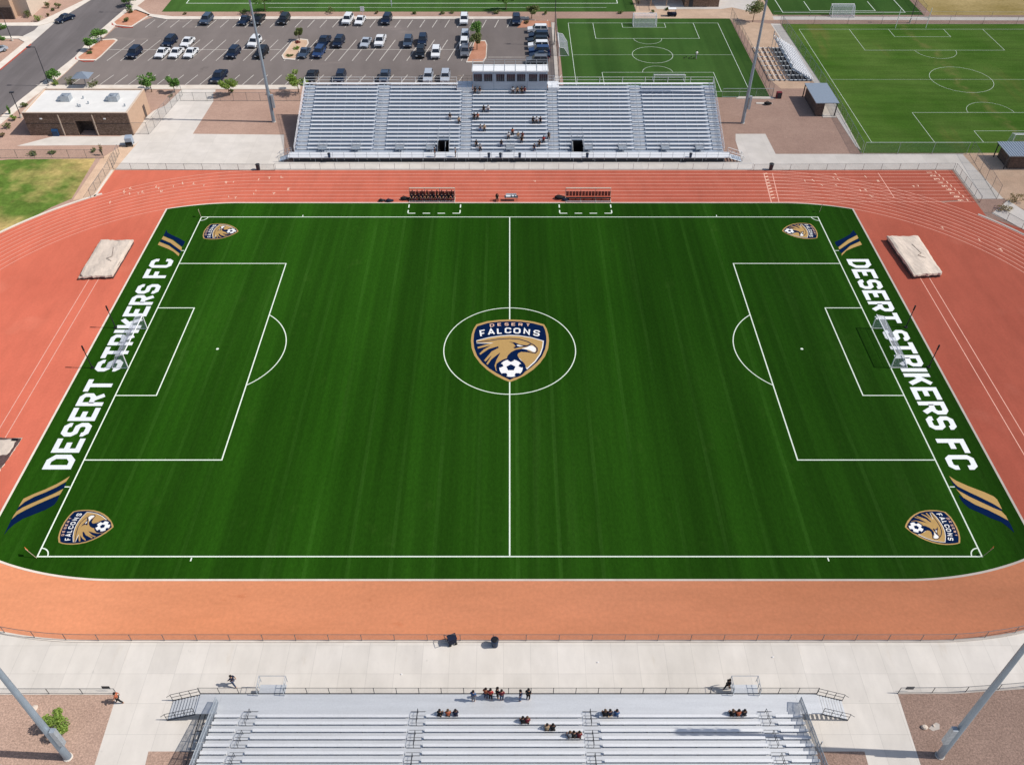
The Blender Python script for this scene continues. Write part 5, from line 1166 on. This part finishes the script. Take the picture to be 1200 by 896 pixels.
# ============================================================ CARS
def prof(g, pts, w0, w1, mi=0):
    """extrude a side profile (y,z) over the width, narrowing with height"""
    zs = [p[1] for p in pts]; z0, z1 = min(zs), max(zs); n_ = len(pts)
    wz = lambda z: w0+(w1-w0)*(z-z0)/(z1-z0)
    v = [(-wz(z)/2, y, z) for y, z in pts]+[(wz(z)/2, y, z) for y, z in pts]
    g.add(v, [tuple(range(n_)), tuple(range(2*n_-1, n_-1, -1))]+[(i, i+n_, (i+1) % n_+n_, (i+1) % n_) for i in range(n_)], mi)
KIND = {  # length, width, lower profile, cabin base/top (y), heights
 'sedan': dict(L=4.7, W=1.84, low=[(-2.35,.35),(-2.3,.72),(-1.0,.95),(1.3,.98),(2.3,.88),(2.35,.4)], cab=[(-1.05,.93),(-.25,1.40),(.85,1.42),(1.75,.96)]),
 'suv': dict(L=4.8, W=1.94, low=[(-2.4,.4),(-2.36,.95),(-1.1,1.12),(2.3,1.14),(2.4,.45)], cab=[(-1.15,1.1),(-.55,1.70),(1.95,1.72),(2.3,1.12)]),
 'pickup': dict(L=5.6, W=2.0, low=[(-2.8,.45),(-2.75,1.02),(-1.4,1.18),(.9,1.18),(.92,1.12),(2.75,1.12),(2.8,.5)], cab=[(-1.45,1.16),(-.8,1.80),(.6,1.82),(.85,1.16)]),
}
PROTO = {}
def car_proto(kind):
    """front faces -y"""
    k = KIND[kind]; r = empty('parked_car'); g = MB(); prof(g, k['low'], k['W'], k['W']*.96)
    bd = g.build('body', 'paint_white', r)
    me = bd.data; bpy.context.view_layer.objects.active = bd
    c = k['cab']; g = MB(); prof(g, c, k['W']*.93, k['W']*.74); cb = g.build('windows', 'dark_glass', r)
    (y0,z0),(y1,z1),(y2,z2),(y3,z3) = c; w = k['W']*.74; g = MB(); g.box(-w/2-.02, w/2+.02, y1-.05, y2+.05, z1+.012, z1+.075); 
    for s in (-1, 1):
        for ya, za, yb, zb in ((y0+.04,z0+.02,y1,z1+.02),(y3-.04,z3+.02,y2,z2+.02),((y1+y2)/2,z0+.03,(y1+y2)/2,z1+.02)):
            g.tube((s*k['W']*.465,ya,za),(s*(w/2),yb,zb),.05,4)
    g.build('roof', 'paint_white', r)
    for s in (-1, 1):
        for yy in (-k['L']*.31, k['L']*.29):
            wh = MB(); wh.tube((s*(k['W']/2-.20),yy,.34),(s*(k['W']/2+.02),yy,.34),.34,14); wo = wh.build('wheel', 'rubber', r)
            rm = MB(); rm.tube((s*(k['W']/2+.021),yy,.34),(s*(k['W']/2+.035),yy,.34),.2,10); rm.build('rim', 'galvanised', wo)
    zl_ = k['low'][1][1]-.16
    for s in (-1, 1):
        g = MB(); g.box(s*(k['W']/2-.28)-.2, s*(k['W']/2-.28)+.2, -k['L']/2-.02, -k['L']/2+.06, zl_-.08, zl_+.08); g.build('headlight', 'lamp_glass', r)
        g = MB(); g.box(s*(k['W']/2-.2)-.16, s*(k['W']/2-.2)+.16, k['L']/2-.06, k['L']/2+.03, zl_-.06, zl_+.14); g.build('tail_light', 'tail_red', r)
        g = MB(); g.box(s*(k['W']/2+.07)-.09, s*(k['W']/2+.07)+.09, y0+.35, y0+.5, z0+.02, z0+.17); g.build('mirror', 'paint_white', r)
    g = MB(); g.box(-k['W']*.35, k['W']*.35, -k['L']/2-.035, -k['L']/2+.05, .42, .58); g.build('grille', 'black_paint', r)
    if kind == 'pickup': g = MB(); g.box(-.8,.8,1.02,2.6,1.125,1.13); g.build('cargo_bed', 'black_paint', r)
    return r
def car(px, py, kind, paint_, label, rz=0, group='cars in the parking lot', front=None):
    first = kind not in PROTO
    if first: PROTO[kind] = car_proto(kind)
    r = PROTO[kind] if first else copy_tree(PROTO[kind])
    if first: CH_CACHE[r] = list(r.children)
    ch = [o for o in r.children] if first else None
    r.location = P(px, py, .02); r.rotation_euler = (0,0,rz)
    cs = ch or [o for o in bpy.data.objects if o.parent == r]
    for o in cs:
        if o.name.split('.')[0] in ('body','roof','mirror'):
            for s_ in o.material_slots: s_.link = 'OBJECT'; s_.material = M['paint_'+paint_]
    tag(r, label, 'car', group); return r
A = .10   # lot is very slightly skewed
D = [(243,26.5,'suv','slate','blue-grey car parked alone in the back row at its left end',-.1),(287,27,'sedan','navy','navy sedan parked in the back row just left of the far floodlight pole',-.1),(303.5,26.5,'pickup','black','black pickup parked behind the far floodlight pole in the back row',-.1),
 (333.5,26.5,'suv','black','black car in the back row above the sandy planter island',-.1),(408,26.5,'suv','white','white SUV in the back row, the left one of a white pair',-.1),(422.5,27,'sedan','white','white sedan in the back row, the right one of a white pair',-.1),(453.5,26.5,'suv','navy','dark SUV in the back row right of the white pair',-.1),
 (544,26.5,'suv','white','white SUV parked alone in the right half of the back row',0),(605,27,'suv','navy','dark SUV at the right end of the back row near the corner bed',0),
 (200,52.5,'suv','navy','big navy SUV in the left cluster, behind the white cars',-.12),(220.5,52.5,'sedan','white','white sedan in the left cluster, behind the other white cars',-.12),(191,65,'sedan','white','white sedan in front row of the left cluster, nearest the lone navy car',-.12),(207.5,65,'sedan','white','white sedan between two white sedans in the left cluster',-.12),(224.5,65,'sedan','white','white sedan in the left cluster, nearest the empty stalls to its right',-.12),
 (158.5,65.5,'suv','navy','lone navy car left of the white cluster in the middle rows',-.12),(274.5,65.5,'suv','navy','navy car alone in the middle row left of the far floodlight pole',-.12),(299,53,'suv','white','white SUV directly left of the far floodlight pole in the middle row',-.12),(307.5,65.5,'suv','black','black car half hidden by the far floodlight pole',-.12),
 (357,65,'sedan','slate','small blue-grey sedan just right of the sandy planter island',-.12),(374.5,65,'suv','blue','blue car in the middle row in front of a navy pickup',-.12),(380.5,52.5,'pickup','navy','navy pickup in the middle row behind the blue car',-.1),(397.5,53,'suv','navy','navy SUV right of the navy pickup in the middle row',-.1),
 (429,53,'sedan','silver','silver sedan left of the tall white SUV in the middle row',-.1),(446,51.5,'pickup','white','white pickup right of the silver sedan in the middle row',-.05),(478.5,53,'suv','slate','slate SUV left of the stacked dark pair in the middle row',0),(495.5,51,'suv','navy','navy SUV in the middle row behind a black one',0),(493,65,'suv','black','black SUV in the middle row in front of a navy one',0),
 (511,65.5,'suv','white','white SUV right of the black SUV in the middle row',0),(545,46.5,'suv','silver','silver SUV farthest of three beside the tree island',0),(544,55.5,'suv','white','white SUV between two greyer cars beside the tree island',0),(545,64,'suv','grey','grey SUV nearest of three beside the tree island',0),
 (258,93.5,'pickup','navy','large navy pickup in the front row left of the far floodlight pole',-.1),(366,94,'pickup','black','black pickup at the left of the row behind the far grandstand',-.05),(399.5,94.5,'suv','navy','navy SUV in the row behind the far grandstand',0),(451.5,93.5,'pickup','slate','slate blue pickup in the row behind the far grandstand',0),(502,94,'suv','silver','silver SUV behind the far grandstand, the left of two pale cars',0),(522,94,'suv','silver','silver SUV behind the far grandstand, the right of two pale cars',0)]
for px, py, k, p_, lb, rz in D: car(px, py, k, p_, lb, rz)
gr = 'cars parked side by side at the right end of the lot'
for px, py, k, p_, lb in ((630,38,'suv','white','white SUV at the top of the right-hand column, parked sideways'),(631.5,45.5,'suv','navy','navy SUV below the white one in the right-hand column'),(630.5,51.5,'suv','black','black SUV in the right-hand column between a navy and a white car'),
    (631,57,'suv','white','white car in the middle of the right-hand column'),(632,63,'suv','blue','blue SUV below the middle white car in the right-hand column'),(632.5,68,'sedan','navy','navy sedan near the bottom of the right-hand column'),(629.5,74,'suv','grey','grey SUV at the bottom of the right-hand column')):
    car(px, py, k, p_, lb, R(-90), gr)
c = car(77,24.5,'sedan','navy','navy sedan driving on the road at the top left',R(-33),None)
if 'group' in c: del c['group']
c = car(-3,62,'sedan','silver','pale car cut by the left edge beside the road island',R(-33),None)
# shade umbrella behind the building
q = P(102,103); r = empty('shade_canopy', q, 0, 'grey square shade canopy on a post behind the white-roofed building', 'canopy')
g = MB(); g.tube((0,0,0),(0,0,2.9),.12,8); g.build('post','galvanised',r)
g = MB(); g.add([(-1.9,-1.6,2.6),(1.7,-1.6,2.6),(1.7,1.6,2.6),(-1.9,1.6,2.6),(0,0,3.5),(0,0,3.35)],[(0,1,4),(1,2,4),(2,3,4),(3,0,4),(1,0,5),(2,1,5),(3,2,5),(0,3,5)]); g.build('fabric','roof_metal',r)
# ============================================================ TREES AND SHRUBS
def crown_mesh(rx, rz, zc, nleaf, leaf, mat, seed, lobes=9):
    rn = random.Random(seed); g = MB(); L = []
    for i in range(lobes): a = rn.uniform(0, 2*pi); d = rn.uniform(.15,.78); L.append((cos(a)*rx*d, sin(a)*rx*d, zc+rn.uniform(-.5,.55)*rz, rn.uniform(.24,.50)))
    for i in range(nleaf):
        c = L[rn.randrange(lobes)]; 
        while True:
            p = Vector((rn.uniform(-1,1), rn.uniform(-1,1), rn.uniform(-1,1)))
            if .35 < p.length < 1: break
        q = Vector((c[0]+p.x*rx*c[3], c[1]+p.y*rx*c[3], c[2]+p.z*rz*c[3]*1.1)); u = Vector((rn.uniform(-1,1), rn.uniform(-1,1), rn.uniform(-.6,.6))).normalized(); v = u.cross(Vector((rn.uniform(-1,1), rn.uniform(-1,1), rn.uniform(-1,1)))).normalized(); s = leaf*rn.uniform(.6,1.3)
        g.add([q-u*s, q+v*s*.6, q+u*s, q-v*s*.6], [(0,1,2,3)])
    return g.mesh('crown', mat), L
TC = {}
def tree(px, py, label, rx=1.5, h=4.0, mat='leaf_green', leaves=1100, leaf=.16, cat='tree', seed=0, group=None, name='small_tree', multi=False, trunk=.10):
    c = P(px, py, .02); rz = h*.36 if cat == 'tree' else h*.5; zc = h-rz*.95 if cat == 'tree' else h*.5
    me, L = crown_mesh(rx, rz, zc, leaves, leaf, mat, seed+int(px*7)); r = empty(name, c, 0, label, cat, group)
    inst(me, 'crown', r)
    g = MB(); bz = max(.2, zc-rz*.6)
    if multi or cat != 'tree':
        for k in range(4): a = k*1.7+seed; g.tube((0,0,0),(cos(a)*rx*.45, sin(a)*rx*.45, zc),trunk*.6,5,trunk*.25)
    else:
        g.tube((0,0,0),(.05,.03,bz),trunk,7,trunk*.7)
        for l in L[:5]: g.tube((.05,.03,bz),(l[0]*.8,l[1]*.8,l[2]),trunk*.5,5,trunk*.2)
    g.build('trunk','bark',r); return r
tg = 'young trees round the parking lot'
for px, py, rx, h, m_, lb in ((178,108,2.0,3.6,'leaf_green','bright green tree behind the corner of the white-roofed building'),(205,108.5,1.3,3.2,'leaf_green','slim green tree right of the bright one by the entrance path'),(269,112,1.6,3.8,'leaf_lime','yellow-green tree above the red gravel left of the floodlight pole'),(350,108.5,2.0,4.4,'leaf_lime','lime green tree at the corner of the far grandstand'),
    (120,49,1.9,3.2,'leaf_green','green tree on the left planter island, the farther one'),(106.5,60,1.5,3.2,'leaf_green','green tree on the left planter island, the nearer one'),(65,96,1.3,3.0,'leaf_green','small green tree behind the black street lamp by the road'),
    (351,48,1.0,3.4,'leaf_olive','thin olive tree on the sandy planter island'),(559,48,1.7,4.6,'leaf_green','green tree on the narrow island, the farther one'),(559,59,1.7,4.0,'leaf_olive','olive green tree on the narrow island, the nearer one'),
    (623,22,1.6,3.4,'leaf_olive','small olive tree at the top right corner of the parking lot'),(152,7,1.6,3,'leaf_green','small green tree in the bed by the top road, the farther one'),(1,47,2.2,4.2,'leaf_green','green tree cut by the left edge at the road corner'),(1,58,1.7,3.4,'leaf_green','lower green tree cut by the left edge at the road corner'),
    (882,26,2.2,5.2,'leaf_olive','olive tree with a bare trunk right of the sand court'),(311,14,2.6,5.5,'leaf_green','green tree in the turf behind the floodlight pole'),(593,12,2.0,4.5,'leaf_green','green tree at the top edge above the parking lot'),
    (0.0,20,1.6,3.0,'leaf_olive','small tree in front of the brown corner building')):
    tree(px, py, lb, rx*1.2, h*1.02, m_, 1250, .18, seed=3, group=tg)
tree(73,856,'bushy bright green young tree in the gravel beside the left foreground pole',1.25,2.3,'leaf_lime',1700,.13,'tree',5,None,'small_tree',True,.08)
random.seed(11)
sg = 'desert shrubs in the planting beds'
SH = [(57,9,2.0,1.6,'leaf_olive','round olive shrub beside the cream wall, the farther left one'),(69,10,1.8,1.5,'leaf_olive','dark green shrub nearest the top road'),(34,20,2.4,1.9,'leaf_olive','big olive shrub in front of the cream wall'),(46,24.5,2.1,1.6,'leaf_lime','yellow-green shrub at the road corner bed'),(57,19,.9,.8,'leaf_dry','small dry shrub right of the yellow-green one'),(62,13,.9,.8,'leaf_olive','tiny shrub between the dark shrubs by the road'),
 (53,2,1.5,1.2,'leaf_olive','shrub at the very top beside the cream wall'),(84,99,2.6,2.0,'leaf_olive','large olive shrub behind the flat white roof'),(66,100,1.6,1.3,'leaf_lime','yellow shrub left of the large olive shrub'),(110,101,2.2,1.5,'leaf_olive','loose shrub right of the grey shade canopy'),
 (153,16,1.5,1.4,'leaf_olive','shrub at the foot of the top street lamp'),(149,26,1.6,1.3,'leaf_olive','shrub in the red bed at the top left of the parking lot'),(152,11,1.5,1.3,'leaf_green','green shrub in the small bed by the top path'),(105,63.5,1.4,.7,'leaf_olive','low shrub at the foot of the nearer island tree'),
 (348,58,1.7,.8,'leaf_lime','low yellow-green shrub in the middle of the sandy island'),(340,66,1.8,.5,'leaf_olive','flat dark shrub at the near end of the sandy island'),(349,51,1.2,.7,'seat_red','low reddish shrub at the far end of the sandy island'),
 (387,15.5,2.6,1.4,'leaf_olive','wide olive shrub on the strip above the white pair of cars'),(284,16,2.6,1.0,'leaf_olive','low wide shrub on the strip left of the pole'),(217,17,1.0,.6,'leaf_dry','small dry shrub on the strip at its left end'),(331,15.5,1.1,.7,'leaf_dry','small dry shrub on the strip right of the pole'),
 (442,16,1.2,.9,'leaf_dry','small dry shrub on the strip above the dark SUV'),(486,16.5,1.2,.8,'leaf_olive','dark small shrub on the strip, centre'),(518,16.5,1.4,1.0,'leaf_olive','round dark shrub on the strip right of centre'),(529,15.5,1.7,.7,'leaf_olive','low spreading shrub on the strip beside the round dark one'),(545,16,1.5,.6,'leaf_olive','flat shrub on the strip above the lone white SUV'),
 (583,16.5,2.6,1.0,'leaf_olive','long dark shrub on the strip below the top tree'),(640,17,1.5,1.0,'leaf_olive','shrub at the right end of the strip by the thin lamp post'),(617,28,1.6,.8,'leaf_dry','dry shrub in the corner bed of the parking lot'),
 (39,181,2.0,.5,'leaf_olive','flat faded shrub behind the low fence by the side lawn, the left one'),(61,180,1.6,.5,'leaf_olive','flat faded shrub behind the low fence by the side lawn, the right one'),(110,178,.9,.9,'leaf_olive','small shrub behind the low fence by the side lawn'),
 (120,182,.7,2.6,'leaf_dry','thin dry sapling by the fence corner of the side lawn'),(17,141,1.5,1.2,'leaf_lime','yellow-green shrub left of the white-roofed building'),(10,150,1.8,1.1,'leaf_olive','olive shrub by the road left of the white-roofed building'),(30,125,1.6,1.0,'leaf_olive','grey-green shrub between the road and the white roof'),
 (3,160,1.8,1.0,'leaf_dry','dry shrub at the left edge above the side lawn'),(12,134,.6,2.2,'leaf_green','narrow dark cypress-like shrub beside the road'),(0,35,1.5,1.0,'leaf_olive','shrub at the left edge on the road corner'),(315,110,1.0,.6,'leaf_dry','tiny dry shrub on the red gravel near the far floodlight pole'),
 (272,109,1.0,.9,'leaf_olive','dark shrub at the foot of the yellow-green tree'),(200,113,1.2,.4,'leaf_dry','flat dry shrub on the red gravel by the entrance path'),(1190,236,3.6,1.3,'leaf_dry','large dry brown scrub at the bend of the track on the right'),(1177,247,2.6,1.0,'leaf_dry','lower dry brown scrub touching the track kerb on the right'),
 (782,12,1.4,.8,'leaf_olive','dark shrub in front of the top service building'),(748,5,2.2,3.0,'leaf_dry','dry reddish bush between the fences at the top'),(727,16,1.6,.7,'leaf_olive','dark low shrub left of the far goal'),(765,15,1.0,.7,'leaf_olive','small dark shrub right of the top fences')]
for px, py, rx, h, m_, lb in SH: tree(px, py, lb, rx*.5, h*.95, m_, 260, .13, 'shrub', 2, sg, 'desert_shrub')
# rocks
for i, (px, py, s, lb) in enumerate(((1083,852,.28,'small pale rock in the right gravel bed'),(40,831,.38,'pale rock beside the left foreground pole'),(1094,213+637,.12,'tiny pale stone beside the pale slab in the right gravel'))):
    g = MB(); g.ball((0,0,s*.4),s,1.2,.9,.7,9); o = g.build('rock','cover_tarp',loc=P(px,py,.02)); o.rotation_euler=(0,0,i); tag(o, lb, 'rock')
# person-sized things at the far strip
for px, py, lb, h in ((425,17,'white sign panel standing on the strip above the white sedan',1.8),(459,8,'white post on the top turf above the parking lot',2.6)):
    g = MB(); g.box(-.5 if h < 2 else -.12,.5 if h < 2 else .12,-.05,.05,h*.4 if h < 2 else .3,h); g.tube((0,.06,0),(0,.06,h),.05,6); tag(g.build('sign_post','white_steel',loc=P(px,py,.02)), lb, 'sign')
q = P(787,19); r = empty('utility_cart', q, 0, 'small pale utility cart parked in front of the top service building', 'cart')
g = MB(); g.box(-1.1,1.1,-.55,.55,.35,.8); g.build('body','cloth_navy',r); g = MB(); g.box(-1.0,.9,-.6,.6,1.75,1.82); g.build('roof','white_steel',r)
g = MB()
for x in (-.9,.8):
    for yy in (-.5,.5): g.tube((x,yy,.8),(x,yy,1.75),.03,5)
g.build('frame','dark_steel',r)
for x in (-.75,.75):
    for yy in (-.5,.5): g = MB(); g.tube((x,yy-.08,.25),(x,yy+.08,.25),.25,10); g.build('wheel','rubber',r)
# ============================================================ LIGHT, SKY, CAMERA
EL, AZ = 48.0, -3.0
sd = bpy.data.lights.new('sun', 'SUN'); sd.energy = 3.9; sd.angle = R(.53); sd.color = (1, .955, .89)
so = bpy.data.objects.new('sun', sd); COL.objects.link(so)
d = Vector((cos(R(EL))*cos(R(AZ)), cos(R(EL))*sin(R(AZ)), sin(R(EL)))); so.rotation_euler = d.to_track_quat('Z', 'Y').to_euler(); so.location = (60,-10,60)
w = bpy.data.worlds.new('World'); sc.world = w; w.use_nodes = True; n = w.node_tree
bg = n.nodes['Background']; sky = n.nodes.new('ShaderNodeTexSky'); sky.sky_type = 'NISHITA'; sky.sun_disc = False
sky.sun_elevation = R(EL); sky.sun_rotation = atan2(d.x, d.y); sky.dust_density = 1.5; n.links.new(sky.outputs[0], bg.inputs[0]); bg.inputs[1].default_value = .11
cam = bpy.data.cameras.new('camera'); co = bpy.data.objects.new('camera', cam); COL.objects.link(co); sc.camera = co
cam.sensor_width = 36; cam.lens = FPX/1200*36; cam.shift_x = (600-PX0)/1200; cam.clip_end = 3000; cam.clip_start = 1
co.location = (0, CY, CH); co.rotation_euler = (pi/2-TH, 0, 0)
sc.view_settings.view_transform = 'Standard'; sc.view_settings.look = 'None'; sc.view_settings.exposure = EXPO; sc.view_settings.gamma = 1
sc.render.engine = 'CYCLES'; sc.cycles.transparent_max_bounces = 24
